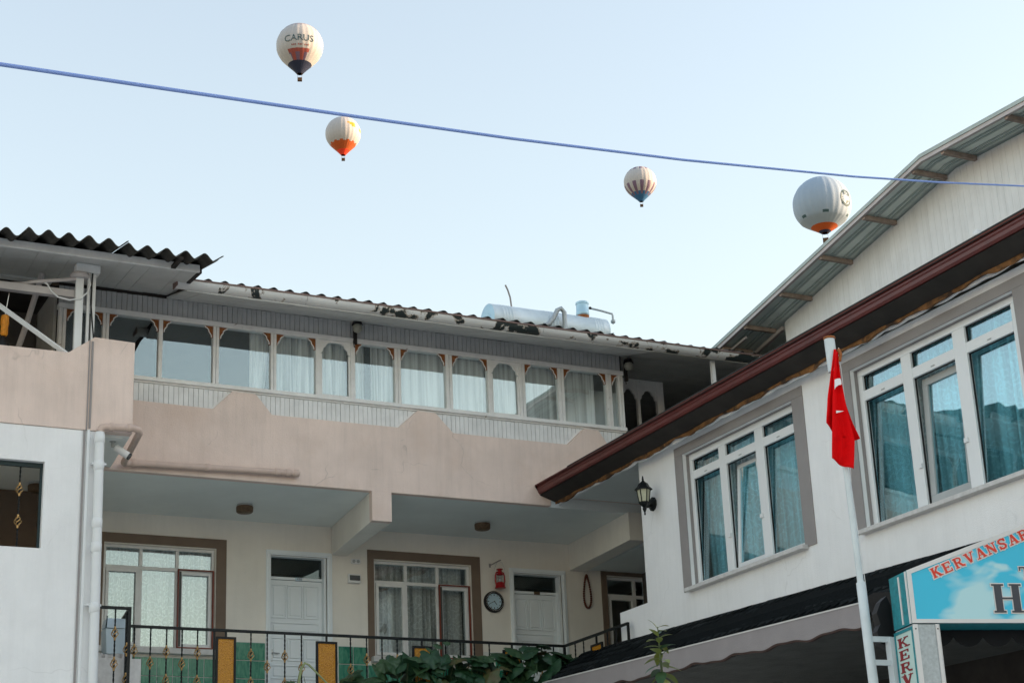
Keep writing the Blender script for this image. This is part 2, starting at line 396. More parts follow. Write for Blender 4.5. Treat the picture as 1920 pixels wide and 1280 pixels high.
build(MB().box(-2, 17, YP, 22.9, 0, 4.44).box(-2, 17, 28.5, 28.6, 0, 10.6), 'lower_wall', 'white_plaster', house)
def beam(xb0, xb1, xf0, xf1, zb):
    def cut(y): t = (y-YP)/(YW-YP); return (xf0+(xb0-xf0)*t, xf1+(xb1-xf1)*t)
    for y0, y1, m, nm in ((YP, YP+.11, 'pink_plaster' if xf0 < 12 else 'cream_plaster', 'beam_end'), (YP+.11, YW-.002, 'cream_plaster', 'beam')):
        a0, a1 = cut(y0); b0, b1 = cut(y1)
        if nm == 'beam_end': b0, b1 = a0, a1
        build(MB().prism([(a0, y0, zb), (a1, y0, zb), (b1, y1, zb), (b0, y1, zb)], (0, 0, 8.067-zb)), nm, m, house, bevel=.006)
beam(9.673, 9.927, 9.43, 9.735, 7.63)
beam(13.82, 14.12, 13.66, 13.95, 7.63)
build(MB().box(14.13, 17, YP+.2, YW-.003, 7.66, 8.06), 'low_ceiling', 'ceiling_plaster', house)
build(MB().box(15.2, 15.3, 20.63, YW-.004, 4.88, 8.06), 'passage_light_blocker', 'terrace_shade', house)  # wall added to stop light entering the passage from the right

# parapet with its stepped, sloping merlons
MER = [(7.07, 7.346, 7.69, 7.93), (9.87, 10.175, 10.467, 10.744), (12.67, 12.978, 13.222, 13.42)]
top = [(5.56, 9.07)]
for a, b, c, d in MER: top += [(a, 9.05), (b, 9.335), (c, 9.33), (d, 9.05)]
top += [(16.6, 9.03)]
mb = MB().prism([(x, YP, z) for x, z in [(16.6, 8.225), (12.33, 8.225), (12.33, 8.06), (5.56, 8.06)]+top], (0, .105, 0))
build(mb, 'parapet', 'pink_plaster', house, bevel=.008)
mb = MB().prism([(x, YL, z) for x, z in [(5.54, 8.10), (-2, 8.10), (-2, 9.08), (4.70, 9.095), (4.93, 9.265), (5.02, 9.335), (5.54, 9.32)]], (0, .115, 0))
mb.prism([(5.54, YL+.115, 8.10), (5.54, YL+.115, 9.31), (5.68, YP+.05, 9.31), (5.68, YP+.05, 8.10)], (-.1, 0, 0))
build(mb, 'parapet_bay', 'pink_plaster', house, bevel=.006)
build(MB().prism([(5.10, YL+.116, 8.086), (5.535, YL+.116, 8.086), (5.66, YP-.002, 8.086), (5.10, YP-.002, 8.086)], (0, 0, .2)), 'bay_soffit', 'ceiling_plaster', house)
build(MB().prism([(5.0, YL+.18, 4.88), (5.12, YL+.18, 4.88), (5.5, YW-.002, 4.88), (5.38, YW-.002, 4.88)], (0, 0, 3.18)), 'bay_light_blocker', 'cream_plaster', house)  # unseen wall added to keep balcony light out of the bay
OPEN = (2.6, 4.47, 6.57, 7.65)
build(wall_y(MB(), YL+.015, -2, 5.17, 0, 8.095, [OPEN], .16), 'bay_wall', 'white_plaster', house)
fr = MB()
fr.box(OPEN[0], OPEN[1], YL+.10, YL+.14, OPEN[3]-.055, OPEN[3]-.002).box(OPEN[1]-.03, OPEN[1]-.002, YL+.10, YL+.14, OPEN[2]+.002, OPEN[3]-.056)
build(fr, 'opening_frame', 'iron_green', house)
build(MB().box(1.0, 5.2, 24.2, 24.3, 4.9, 8.06), 'bay_back_wall', 'brown_paint', house)
build(MB().box(1.0, 5.2, 24.1, 24.19, 6.95, 7.05), 'inner_ledge', 'grey_paint', house)

# windows of the balcony (three top lights over three lower lights, the right one behind an insect screen)
def bar(mb, x0, x1, z0, z1, y0, y1, w): # rectangular frame
    mb.box(x0, x1, y0, y1, z1-w, z1).box(x0, x1, y0, y1, z0, z0+w).box(x0, x0+w, y0, y1, z0+w, z1-w).box(x1-w, x1, y0, y1, z0+w, z1-w)
def balcony_window(W, brown_frame=True):
    x0, x1, z0, z1 = W
    s = MB().box(x0-.115, x0-.012, YW-.018, YW+.1, z0-.06+.2, z1+.015).box(x1+.012, x1+.165, YW-.018, YW+.1, z0-.06+.2, z1+.015).box(x0-.115, x1+.165, YW-.018, YW+.1, z1+.016, z1+.155)
    s.box(x0-.115, x0-.012, YW-.0181, YW+.1, z0-.06, z0+.139).box(x1+.012, x1+.165, YW-.0181, YW+.1, z0-.06, z0+.139)
    w = thing_part('window', W)
    build(s, 'surround', 'brown_paint', w)
    m1, m2, tz = x0+.555, x0+1.10, 7.275
    f = MB(); bar(f, x0, x1, z0, z1, YW+.06, YW+.12, .04)
    f.box(x0+.041, x1-.041, YW+.062, YW+.118, tz-.025, tz+.025)
    for m in (m1, m2): f.box(m-.025, m+.025, YW+.064, YW+.116, z0+.041, tz-.026).box(m-.025, m+.025, YW+.064, YW+.116, tz+.026, z1-.041)
    build(f, 'frame', 'white_wood', w, bevel=.005)
    cols = [(x0+.04, m1-.025), (m1+.025, m2-.025), (m2+.025, x1-.04)]
    for a, b in cols: build(MB().box(a, b, YW+.088, YW+.092, tz+.025, z1-.04), 'pane', 'glass', w)
    for i, (a, b) in enumerate(cols):
        if i != 1:
            g = MB(); bar(g, a+.004, b-.004, z0+.042, tz-.027, YW+.04, YW+.085, .045); build(g, 'casement', 'white_wood' if i == 0 else 'upvc', w, bevel=.004)
        build(MB().box(a+.02*(i != 1), b-.02*(i != 1), YW+.088, YW+.092, z0+.04, tz-.025), 'pane', 'glass', w)
    a, b = cols[2]
    g = MB(); bar(g, a-.028, b+.02, z0+.02, tz+.005, YW-.004, YW+.035, .015); build(g, 'screen_frame', 'red_wood', w)
    build(MB().box(a+.002, a+.03, YW+.02, YW+.03, z0+.05, tz-.03), 'screen_edge', 'insect_screen', w)
    build(MB().box(x0-.075, x1+.02, YW-.12, YW+.06, z0-.085, z0-.004), 'sill', 'stone_sill', w, bevel=.006)
    return w
def thing_part(name, W, Y=YW, parent=None):
    e = bpy.data.objects.new(name, None); COL.objects.link(e); e.empty_display_size = .1
    place(e, ((W[0]+W[1])/2, Y, W[2]), parent or house); return e
for W in (WIN1, WIN2, WIN3): balcony_window(W)
def curtain(name, x0, x1, z0, z1, Y, folds, amp, m, label, seed=0, gather=0, axis='x', group=None, sag=0):
    rnd = random.Random(seed); ph = [rnd.uniform(0, 6.3) for _ in range(5)]; fr_ = folds*2*math.pi
    def f(a, b):
        t = a + .035*math.sin(a*fr_*.37+ph[0])
        x = x0+(x1-x0)*a
        if gather: x = x0+(x1-x0)*(a*(1-gather*(1-b)**1.5)) if gather > 0 else x1-(x1-x0)*((1-a)*(1+gather*(1-b)**1.5))
        y = Y+amp*(math.sin(t*fr_+ph[1])+.5*math.sin(t*fr_*.53+ph[2]+b))*(.75+.35*(1-b))
        z = z0+(z1-z0)*b + (1-b)*.02*math.sin(t*fr_*.5+ph[3])
        return (x, y, z)
    mb = MB().grid(f, max(40, int(folds*10)), 10)
    if axis == 'y': swapxy(mb)
    return build(mb, name, m, smooth=True, auto=False, label=label, cat='curtain', group=group)
curtain('lace_curtain', 6.2, 7.82, 6.08, 7.62, 25.32, 13, .022, 'lace_fine', 'pale lace curtain in the balcony window left of the first white door', 1)
curtain('lace_curtain', 10.4, 12.0, 6.08, 7.62, 25.32, 13, .022, 'lace', 'patterned lace curtain in the balcony window left of the wall clock', 2)

# doors with raised panels
def door(D, label, narrow=False):
    x0, x1, z0, z1 = D; d = thing_part('door', D)
    tag(d, label)
    a = MB().box(x0-.075, x0, YW-.022, YW+.03, 4.9, z1).box(x1, x1+.08, YW-.022, YW+.03, 4.9, z1).box(x0-.075, x1+.08, YW-.022, YW+.03, z1+.0005, z1+.075)
    a.box(x0-.05, x0-.02, YW-.034, YW-.022, 4.9, z1+.02).box(x1+.02, x1+.05, YW-.034, YW-.022, 4.9, z1+.02).box(x0-.05, x1+.05, YW-.034, YW-.022, z1+.0205, z1+.05)
    build(a, 'architrave', 'door_paint', d, bevel=.006)
    j = MB().box(x0+.001, x0+.012, YW+.031, YW+.2, 4.9, z1-.012).box(x1-.035, x1-.001, YW+.031, YW+.2, 4.9, z1-.012).box(x0+.001, x1-.001, YW+.031, YW+.2, z1-.0118, z1-.0005)
    j.box(x0+.013, x1-.036, YW+.11, YW+.19, 7.235, 7.275); build(j, 'door_frame', 'door_paint', d)
    build(MB().box(x0+.013, x1-.036, YW+.14, YW+.146, 7.276, z1-.013), 'pane', 'glass_dark', d)
    lx0, lx1 = x0+.014, x1-.037; w = lx1-lx0; yf = YW+.13
    leaf = build(MB().box(lx0, lx1, yf, yf+.045, 4.9, 7.228), 'door_leaf', 'door_paint', d)
    rows = [(6.65, 7.16, 3), (6.42, 6.59, 1), (6.01, 6.36, 3), (5.74, 5.95, 1), (5.2, 5.66, 3)]
    for r0, r1, n in rows:
        for i in range(n):
            a0 = lx0+.02+(w-.06)*i/n+.008; a1 = lx0+.02+(w-.06)*(i+1)/n-.008
            p = MB(); bar(p, a0, a1, r0, r1, yf-.022, yf+.001, .018)
            p.box(a0+.045, a1-.045, yf-.018, yf+.001, r0+.045, r1-.045)
            build(p, 'door_panel', 'door_paint', leaf, bevel=.006)
    build(MB().tube([(lx0+.05, yf, 6.12), (lx0+.05, yf-.05, 6.12), (lx0+.16, yf-.05, 6.115)], .009, 6).box(lx0+.035, lx0+.065, yf-.006, yf, 6.0, 6.18), 'handle', 'steel', leaf)
    cx = (lx0+lx1)/2
    build(MB().box(cx-.005, cx+.10, YW+.098, YW+.109, 7.228, 7.275), 'number_plate', 'clock_face' if not narrow else 'lamp_brown', d)
    if not narrow:
        n = MB()
        for i, t in enumerate('109'):
            u = cx+.012+i*.03
            if t == '1': n.box(u+.008, u+.013, YW+.095, YW+.098, 7.238, 7.265)
            else:
                n.box(u, u+.018, YW+.095, YW+.098, 7.262, 7.266).box(u, u+.004, YW+.095, YW+.098, 7.24, 7.2618).box(u+.014, u+.018, YW+.095, YW+.098, 7.24, 7.2618).box(u+.0042, u+.0138, YW+.095, YW+.098, 7.238, 7.242)
        build(n, 'number', 'red_wood', d)
door(DR1, 'white panelled door under the concrete beam'); door(DR2, 'white panelled door right of the wall clock', True)

# green tiled dado, tile by tile
def dado():
    back = MB().box(6.05, 8.618, YW-.010, YW+.0, 4.9, 5.985).box(8.01, 8.618, YW-.0101, YW, 5.986, 6.25).box(9.765, 12.645, YW-.010, YW, 4.9, 5.985).box(9.765, 10.25, YW-.0101, YW, 5.986, 6.25).box(12.2, 12.645, YW-.0101, YW, 5.986, 6.25)
    d = build(back, 'tile_dado', 'grout', house)
    proto = {}
    for x0, x1, spans in ((6.06, 8.615, [(6.06, 8.005)]), (9.77, 12.64, [(10.25, 12.2)])):
        n = round((x1-x0)/.243); w = (x1-x0)/n
        for r in range(5):
            za, zb = 5.975-.268*r+.265, 5.975-.268*r
            za, zb = zb, za
            for i in range(n):
                a, b = x0+w*i+.005, x0+w*(i+1)-.005
                if r == 0 and any(a < s1-.02 and b > s0+.02 for s0, s1 in spans): 
                    # cut tile beside the window surround
                    continue
                if (round(w, 4)) not in proto:
                    proto[round(w, 4)] = build(MB().box(a, b, YW-.022, YW-.0102, za+.004, zb-.004), 'tile', 'green_tile', d, bevel=.003)
                    base = proto[round(w, 4)]
                else:
                    base = proto[round(w, 4)]; c0 = WL[base.name]
                    t = clone(base, (((a+b)/2)-c0.x, 0, (za+zb)/2-c0.z), d); t.rotation_euler = (random.uniform(-.004, .004), 0, random.uniform(-.004, .004))
dado()

# ------------------------------------------------------------------ glazed gallery on top of the parapet
POSTS = [(4.96, .10), (5.555, .09), (6.325, .055), (7.125, .09), (7.98, .085), (8.655, .07), (9.195, .07), (9.91, .10), (10.745, .11), (11.42, .06), (11.975, .11), (12.655, .11), (13.51, .10), (13.725, .09)]
for i, (x, w) in enumerate(POSTS):
    mb = MB()
    if w >= .085: mb.box(x-w/2, x-.004, YG-.035, YG+.07, 9.442, 10.298).box(x+.004, x+w/2, YG-.025, YG+.07, 9.442, 10.298)
    else: mb.box(x-w/2, x+w/2, YG-.035, YG+.07, 9.442, 10.298)
    build(mb, 'post', 'white_wood', house, bevel=.004)
build(MB().box(4.9, 13.78, YG-.055, YG+.08, 9.385, 9.44).box(4.9, 13.78, YG-.02, YG+.06, 9.36, 9.3848), 'sill_rail', 'white_wood', house, bevel=.004)
build(MB().box(4.9, 13.78, YG-.04, YG+.08, 10.30, 10.372), 'head_rail', 'white_wood', house, bevel=.004)
fas = build(MB().box(4.9, 13.78, YG+.022, YG+.05, 10.3725, 10.70), 'fascia_backing', 'dark_wood', house)
p0 = None
n = int((13.78-4.9)/.0725)
for i in range(n):
    x = 4.9+.0725*i
    if p0 is None: p0 = build(MB().box(x+.003, x+.0695, YG, YG+.02, 10.374, 10.634), 'board', 'fascia_board', fas)
    else: clone(p0, (.0725*i, random.uniform(-.003, .003), random.uniform(-.003, .002)), fas)
skirt = build(MB().box(5.62, 13.78, YG+.022, YG+.05, 9.0, 9.384), 'skirt_backing', 'dark_wood', house)
p0 = None
for i in range(int((13.78-5.62)/.0705)):
    x = 5.62+.0705*i
    if any(b-.02 < x and x+.07 < c+.02 for a, b, c, d in MER): continue
    if p0 is None: p0 = build(MB().box(x+.003, x+.0675, YG, YG+.02, 9.03, 9.3595), 'board', 'board_white', skirt); X0 = x
    else: clone(p0, (x-X0, random.uniform(-.003, .003), random.uniform(-.003, 0)), skirt)
edge = [(5.9, 9.07)]+top[1:-1]+[(13.78, 9.05)]
for (xa, za), (xb, zb) in zip(edge, edge[1:]):
    if za > 9.3 and zb > 9.3: continue
    v = Vector((xb-xa, 0, zb-za)); nrm = Vector((-v.z, 0, v.x)).normalized()*.024
    o = Vector((xa, YG-.004+(.0006 if abs(v.z) > .1 else 0), za+.001))
    build(MB().obox(o, v, (0, -.008, 0), nrm), 'edge_trim', 'white_wood', house)
# corner brackets with a white edge, arch infills, panes
def bracket(x, side, z=10.298):
    prof = [(0, 0), (.115, 0), (.112, -.018), (.085, -.03), (.062, -.055), (.058, -.085), (.04, -.105), (.024, -.135), (.022, -.165), (0, -.17)]
    P = [(x+side*a, YG-.012, z+b) for a, b in prof]
    if side < 0: P = P[::-1]
    b = build(MB().prism(P, (0, .03, 0)), 'bracket', 'bracket_wood', house)
    e = MB().tube([(x+side*a, YG-.010, z+b_-.003) for a, b_ in prof[1:-1]], .0085, 5); build(e, 'bracket_edge', 'white_wood', b)
def ogee(x0, x1, zt, zb, Y, t=.03, d=.16, name='arch_infill', m='white_wood', parent=None):
    w = x1-x0; half = [(0, -d-.05), (.03, -d-.03), (.045, -d+.03), (.085, -d+.06), (.10, -d+.10), (.15, -d+.125), (w/2, -d+.13)]
    lower = [(x0+a, zt+b) for a, b in half]+[(x1-a, zt+b) for a, b in half[::-1][1:]]
    P = [(x0, zt), *lower[:0]]
    poly = [(x0, zt)]+lower+[(x1, zt)]
    return build(MB().prism([(x, Y, z) for x, z in poly], (0, t, 0)), name, m, parent or house)
for i in range(len(POSTS)-1):
    a = POSTS[i][0]+POSTS[i][1]/2; b = POSTS[i+1][0]-POSTS[i+1][1]/2
    build(MB().box(a-.01, b+.01, YG+.012, YG+.016, 9.43, 10.31), 'pane', 'glass', house)
    if i in (5, 9): 
        ogee(a+.002, b-.002, 10.298, 9.44, YG-.022, .03)
        build(MB().box(a+.002, a+.03, YG-.02, YG+.008, 9.442, 10.085).box(b-.03, b-.002, YG-.02, YG+.008, 9.442, 10.085).box(a+.0305, b-.0305, YG-.02, YG+.008, 9.442, 9.47), 'arch_frame', 'white_wood', house)
    elif b-a > .3: bracket(a+.001, 1); bracket(b-.001, -1)
    else: bracket(a+.001, 1); 
G = 'white curtains behind the gallery panes'
CU = [(7.66, 7.95, 3, .03, 'sheer', .25, 'bunched white curtain at the left end of the gallery curtains'),
      (8.0, 8.63, 5, .055, 'sheer', 0, 'folded white curtain in the pane left of the first arched gallery pane'),
      (8.68, 9.18, 4, .05, 'sheer', 0, 'white curtain behind the left arched gallery pane'),
      (9.23, 9.44, 2.5, .03, 'sheer', -.3, 'narrow swept white curtain right of the left arched gallery pane'),
      (9.53, 9.93, 4, .045, 'sheer', 0, 'pleated white curtain right of the gap in the gallery curtains'),
      (9.95, 10.72, 1.5, .008, 'blind', 0, 'flat white curtain in the widest pane mid gallery'),
      (10.77, 11.41, 1.2, .008, 'blind', 0, 'flat white curtain left of the right arched gallery pane'),
      (11.43, 11.95, 1.2, .006, 'blind', 0, 'flat white curtain behind the right arched gallery pane'),
      (12.0, 12.63, 1.5, .008, 'blind', 0, 'flat white curtain right of the right arched gallery pane'),
      (12.67, 13.32, 1.2, .008, 'blind', 0, 'flat white curtain at the right end of the gallery')]
for k, (a, b, fo, am, m, ga, lb) in enumerate(CU): curtain('gallery_curtain', a, b, 9.41, 10.36, 22.99, fo, am, m, lb, 20+k, ga, group=G)
mb = MB().box(4.9, 13.72, 26.6, 26.7, 8.5, 10.7).box(4.86, 4.9, YG+.09, 26.6, 8.5, 10.62).box(13.72, 13.76, YG+.09, 26.6, 8.5, 10.62)
build(mb, 'gallery_room', 'room_light', house)

# soffits: boards one by one
YE, ZE, ZS = 21.86, 10.385, 10.637          # eave line and the soffit's foot on the gallery
sv = Vector((0, YG-YE, ZS-ZE))
sof = build(MB().obox((6.40, YE, ZE+.026), (7.38, 0, 0), sv, (0, 0, .02)), 'soffit_backing', 'dark_wood', house)
p0 = None
for i in range(int((13.78-6.40)/.11)+1):
    x = 6.40+.11*i
    if p0 is None: p0 = build(MB().obox((x+.002, YE, ZE), (.106, 0, 0), sv, (0, 0, .025)), 'board', 'soffit_board', sof)
    else: clone(p0, (.11*i, 0, random.uniform(-.002, .002)), sof)
sof2 = build(MB().box(-2, 13.78, YG+.11, 28.5, 10.62, 10.66).box(13.79, 17.5, YG, 28.5, 10.665, 10.69).obox((13.79, YE, ZE+.026), (3.7, 0, 0), sv, (0, 0, .02)), 'terrace_ceiling', 'dark_wood', house)
p0 = None
for i in range(8):
    o = Vector((13.79, YE, ZE))+sv*(i/8)
    if p0 is None: p0 = build(MB().obox(o, (3.7, 0, 0), sv*(1/8)*.965, (0, 0, .025)), 'board', 'terrace_board', sof2)
    else: clone(p0, sv*(i/8), sof2)
p0 = None
for i in range(46):
    if p0 is None: p0 = build(MB().box(13.79, 17.5, YG+.002, YG+.118, 10.637, 10.661), 'board', 'terrace_board', sof2)
    else: clone(p0, (0, .12*i, random.uniform(-.002, .002)), sof2)
build(MB().box(17.5, 17.6, 21.9, 28.5, 8.5, 10.7), 'terrace_light_blocker', 'dark_wood', house)  # dark wall added to cut the light from the terrace's open end
build(MB().box(13.8, 17.5, 28.38, 28.48, 8.5, 10.63), 'terrace_back_wall', 'terrace_board', house)
build(MB().box(13.79, 17.5, YP+.11, 28.4, 8.5, 8.6), 'terrace_floor', 'grout', house)
mb = MB()                                                          # slender arched frame of the open terrace
for x0, x1 in ((13.88, 14.30), (14.34, 14.76)): pass
for xa, xb in ((14.30, 14.605), (14.655, 14.985)): ogee(xa, xb, 10.634, 9, 23.80, .04, .3, 'terrace_arch', 'white_wood')
for xa, w in ((14.63, .05), (15.05, .13), (14.27, .06)): build(MB().box(xa-w/2, xa+w/2, 23.79, 23.85, 8.6, 10.633), 'terrace_post', 'white_wood', house)
build(MB().box(14.90, 14.96, 21.98, 22.04, 8.6, 10.41), 'terrace_post', 'white_wood', house)
build(MB().obox((14.97, 21.95, 9.80), (.5, -.05, .14), (0, .07, 0), (0, 0, .05)), 'terrace_brace', 'white_wood', house)

# left soffit, its front strip and the two corrugated roofs sheet by sheet
BY0, BZ0, BSL = 20.95, 10.305, .2
bv = Vector((.2, 1.93, 1.93*BSL))
sofl = build(MB().prism([(-2, BY0, BZ0+.027), (6.27, BY0, BZ0+.027), (6.47, BY0+1.93, BZ0+.027+1.93*BSL), (-2, BY0+1.93, BZ0+.027+1.93*BSL)], (0, 0, .02)), 'bay_soffit_backing', 'dark_wood', house)
p0 = None
for i in range(20):
    x = 6.275-.205*(i+1)
    if p0 is None: p0 = build(MB().obox((x+.002, BY0, BZ0), (.201, 0, 0), bv, (0, 0, .026)), 'board', 'soffit_board', sofl)
    else: clone(p0, (-.205*i, 0, random.uniform(-.003, .003)), sofl)
build(MB().box(-2, 4.8, BY0+1.9, 24.5, 10.66, 10.69), 'terrace_soffit', 'soffit_board', house)
build(MB().box(-2, 6.29, BY0-.045, BY0-.002, BZ0-.015, BZ0+.085), 'front_strip', 'board_white', house, bevel=.004)
build(MB().obox((6.28, BY0, BZ0-.01), bv*.62, (.05, 0, 0), (0, 0, .06)).box(5.9, 5.96, BY0-.4, BY0-.05, BZ0-.02, BZ0+.02), 'roof_batten', 'dark_wood', house)
def sheet(name, x0, waves, pitch, amp, y0, y1, z0, slope, thick, m):
    nseg = waves*12
    def f(off):
        return lambda a, b: (x0+a*waves*pitch, y0+(y1-y0)*b, z0+slope*(y1-y0)*b+amp*math.cos(a*waves*2*math.pi)+off)
    mb = MB().grid(f(0), nseg, 2); k = len(mb.v); mb.grid(f(-thick), nseg, 2); mb.f = mb.f[:len(mb.f)//2]+[q[::-1] for q in mb.f[len(mb.f)//2:]]
    w = 3
    for i in range(nseg):
        a, b = i*w, (i+1)*w; mb.add([mb.v[a], mb.v[b], mb.v[b+k], mb.v[a+k]], [(3, 2, 1, 0)])
        a, b = i*w+2, (i+1)*w+2; mb.add([mb.v[a], mb.v[b], mb.v[b+k], mb.v[a+k]], [(0, 1, 2, 3)])
    for i in (0, nseg):
        for j in (0, 1): a, b = i*w+j, i*w+j+1; mb.add([mb.v[a], mb.v[b], mb.v[b+k], mb.v[a+k]], [(0, 1, 2, 3)])
    return build(mb, name, m, house, smooth=True)
p0 = None
for i in range(9):
    x = 6.50-1.25*(i+1)*1.0
    if p0 is None: p0 = sheet('roof_sheet', x-.02, 5, .25, .048, 20.50, 24.6, 10.345, .2, .012, 'corrugated')
    else: clone(p0, (-1.25*i, random.uniform(-.03, .05), .014*(i % 2)), house)
p0 = None
for i in range(11):
    if p0 is None: p0 = sheet('roof_sheet', 6.45, 4, .235, .036, 21.80, 28.4, 10.548, .25, .010, 'corrugated')
    else: clone(p0, (.94*i, random.uniform(-.03, .03), .008*(i % 2)-.0022*i), house)
# half-round gutter with flaking paint
def gutter_half(mb, x0, x1, yc, zc, r, n=10, t=.006):
    for rr, fl in ((r, 1), (r-t, -1)):
        vs = []; 
        for x in (x0, x1):
            for j in range(n+1):
                q = math.pi+math.pi*j/n; vs.append((x, yc+rr*math.cos(q), zc+rr*math.sin(q)))
        fs = [(j, j+1, n+2+j, n+1+j)[::fl] for j in range(n)]; mb.add(vs, fs)
    return mb
x = 6.24
for k in range(6):
    L_ = 1.86
    g = gutter_half(MB(), x, x+L_-.004, 21.86, 10.512-.003*k, .105+.0015*(k % 2)); build(g, 'gutter_length', 'gutter_white', house, smooth=True); x += L_
build(MB().tube([(6.23, 21.752, 10.519), (17.4, 21.752, 10.501)], .013, 6).box(6.23, 6.245, 21.76, 21.96, 10.42, 10.51), 'gutter_lip', 'gutter_lip', house)
# terrace structure on the left
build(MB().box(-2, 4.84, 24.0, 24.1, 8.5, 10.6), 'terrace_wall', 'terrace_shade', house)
build(MB().box(4.80, 4.90, 21.40, 21.46, 9.0, 10.27), 'terrace_post', 'pipe_white', house, bevel=.006)
build(MB().box(4.955, 4.99, 21.42, 21.46, 9.0, 10.38), 'terrace_post', 'board_white', house)
build(MB().box(5.02, 5.06, 21.42, 21.47, 9.0, 10.38), 'terrace_post', 'board_white', house)
build(MB().box(4.79, 5.10, 21.36, 21.52, 10.27, 10.385), 'post_head', 'board_white', house, bevel=.01)
build(MB().lathe([(.11, 0), (.13, .03), (.12, .06), (.05, .09)], (4.85, 21.43, 10.19), 14), 'post_cap', 'rake_trim', house, smooth=True)
build(MB().box(1.5, 4.80, 21.46, 21.56, 9.94, 10.04), 'terrace_beam', 'rake_trim', house, bevel=.005)
build(MB().tube([(3.9, 21.6, 10.05), (4.15, 21.55, 10.07), (4.3, 21.5, 10.10), (4.8, 21.43, 10.18)], .026, 8), 'brace', 'rake_trim', house, smooth=True)
build(MB().tube([(4.36, 21.5, 10.13), (4.45, 21.48, 10.08), (4.5, 21.45, 9.98), (4.58, 21.42, 9.90), (4.72, 21.40, 9.87), (4.86, 21.38, 9.90), (4.95, 21.38, 10.0), (4.985, 21.40, 10.12), (4.95, 21.40, 10.24)], .011, 6), 'cable_loop', 'pipe_white', house, smooth=True)
build(MB().tube([(5.00, 21.36, 10.26), (5.0, 21.4, 10.1), (5.0, 21.38, 9.8), (5.03, 21.33, 9.4), (5.02, 21.25, 9.28)], .010, 6), 'cable', 'black', house, smooth=True)
build(MB().tube([(3.2, 21.34, 10.06), (4.70, 21.34, 9.12)], .034, 4), 'diagonal_rail', 'pipe_white', house)
build(MB().tube([(4.55, 22.3, 10.55), (4.43, 22.6, 9.9), (4.36, 22.7, 9.6)], .04, 8), 'duct', 'rake_trim', house)
build(MB().box(4.953, 4.966, YL-.016, YL-.001, 8.1, 9.285).box(4.925, 4.951, YL-.008, YL-.001, 0, 8.1).box(4.985, 5.01, YL-.012, YL-.001, 8.12, 9.27), 'conduit', 'grey_paint', house)
build(MB().box(4.968, 5.0, YL-.024, YL+.014, 0, 8.099), 'white_conduit', 'pipe_white', house)

# ------------------------------------------------------------------ things on and around the balcony house
t = thing('downpipe', (5.11, 21.12, 0), 'white plastic downpipe at the corner of the white bay wall', 'pipe')
build(MB().tube([(5.11, 21.12, 8.06), (5.13, 21.12, 6.0), (5.16, 21.12, 0)], .058, 14), 'pipe', 'pipe_white', t, smooth=True)
for z in (7.98, 7.63, 6.9, 6.6, 5.86): build(MB().lathe([(.058, -.06), (.066, -.05), (.066, .05), (.058, .06)], (5.11+.006*(8-z), 21.12, z), 14), 'collar', 'pipe_white', t, smooth=True)
for z in (7.66, 5.90): build(MB().box(5.03, 5.21, 21.13, 21.2, z-.012, z+.012), 'clamp', 'pipe_white', t)
t = thing('drainpipe', (5.6, 22, 8), 'pink painted drainpipe running under the parapet edge', 'pipe')
build(MB().tube([(5.11, 21.12, 8.07), (5.13, 21.115, 8.12), (5.18, 21.11, 8.135), (5.53, 21.11, 8.15), (5.60, 21.13, 8.14), (5.63, 21.2, 8.12), (5.80, 22.58, 8.12), (5.83, 22.66, 8.13), (5.9, 22.68, 8.15), (6.5, 22.68, 8.165), (8.28, 22.68, 8.205)], .045, 12), 'pipe', 'pipe_pink', t, smooth=True)
for x, z in ((5.96, 8.155), (6.98, 8.176), (7.98, 8.198), (8.14, 8.202), (8.26, 8.204)): build(MB().lathe([(.046, -.04), (.054, -.03), (.054, .03), (.046, .04)], (x, 22.68, z), 12, ax=(1, 0, .02)), 'collar', 'pipe_pink', t, smooth=True)
build(MB().lathe([(.046, -.03), (.054, -.02), (.054, .02), (.046, .03)], (5.25, 21.11, 8.138), 12, ax=(1, 0, 0)).lathe([(.046, -.03), (.054, -.02), (.054, .02), (.046, .03)], (5.48, 21.11, 8.149), 12, ax=(1, 0, 0)), 'bay_collar', 'pipe_pink', t, smooth=True)
t = thing('security_camera', (5.38, 21.5, 7.9), 'white security camera under the pink bay parapet', 'camera')
build(MB().lathe([(.04, 0), (.045, -.015), (.02, -.025), (.018, -.09)], (5.37, 21.5, 8.085), 12), 'mount', 'grey_plastic', t, smooth=True)
d = Vector((.17, -.05, -.12)).normalized(); c = Vector((5.40, 21.5, 8.0))
build(MB().lathe([(.028, 0), (.045, .012), (.048, .2), (.046, .205)], c, 16, ax=d), 'body', 'white', t, smooth=True)
build(MB().lathe([(.040, .2055), (.046, .206), (.046, .235), (.036, .236), (.02, .225)], c, 16, ax=d), 'lens', 'lens_dark', t, smooth=True)
build(MB().tube([c-d*.01, c+Vector((-.02, 0, .02)), (5.37, 21.5, 8.02)], .014, 8), 'joint', 'grey_plastic', t)

def ceiling_lamp(x, y, label):
    t = thing('ceiling_lamp', (x, y, 7.94), label, 'lamp', 'ceiling lamps of the balcony')
    build(MB().lathe([(.10, .127), (.115, .125), (.118, .10), (.10, .09)], (x, y, 7.94), 20), 'base', 'grey_plastic', t, smooth=True)
    build(MB().lathe([(.02, 0), (.105, .004), (.122, .02), (.125, .085), (.118, .099)], (x, y, 7.94), 20), 'shade', 'lamp_brown', t, smooth=True)
ceiling_lamp(7.97, 24.05, 'round brown lamp on the balcony ceiling left of the beam')
ceiling_lamp(11.78, 24.0, 'round brown lamp on the balcony ceiling right of the beam')
ceiling_lamp(4.92, 23.77, 'round brown lamp seen through the opening in the white wall')

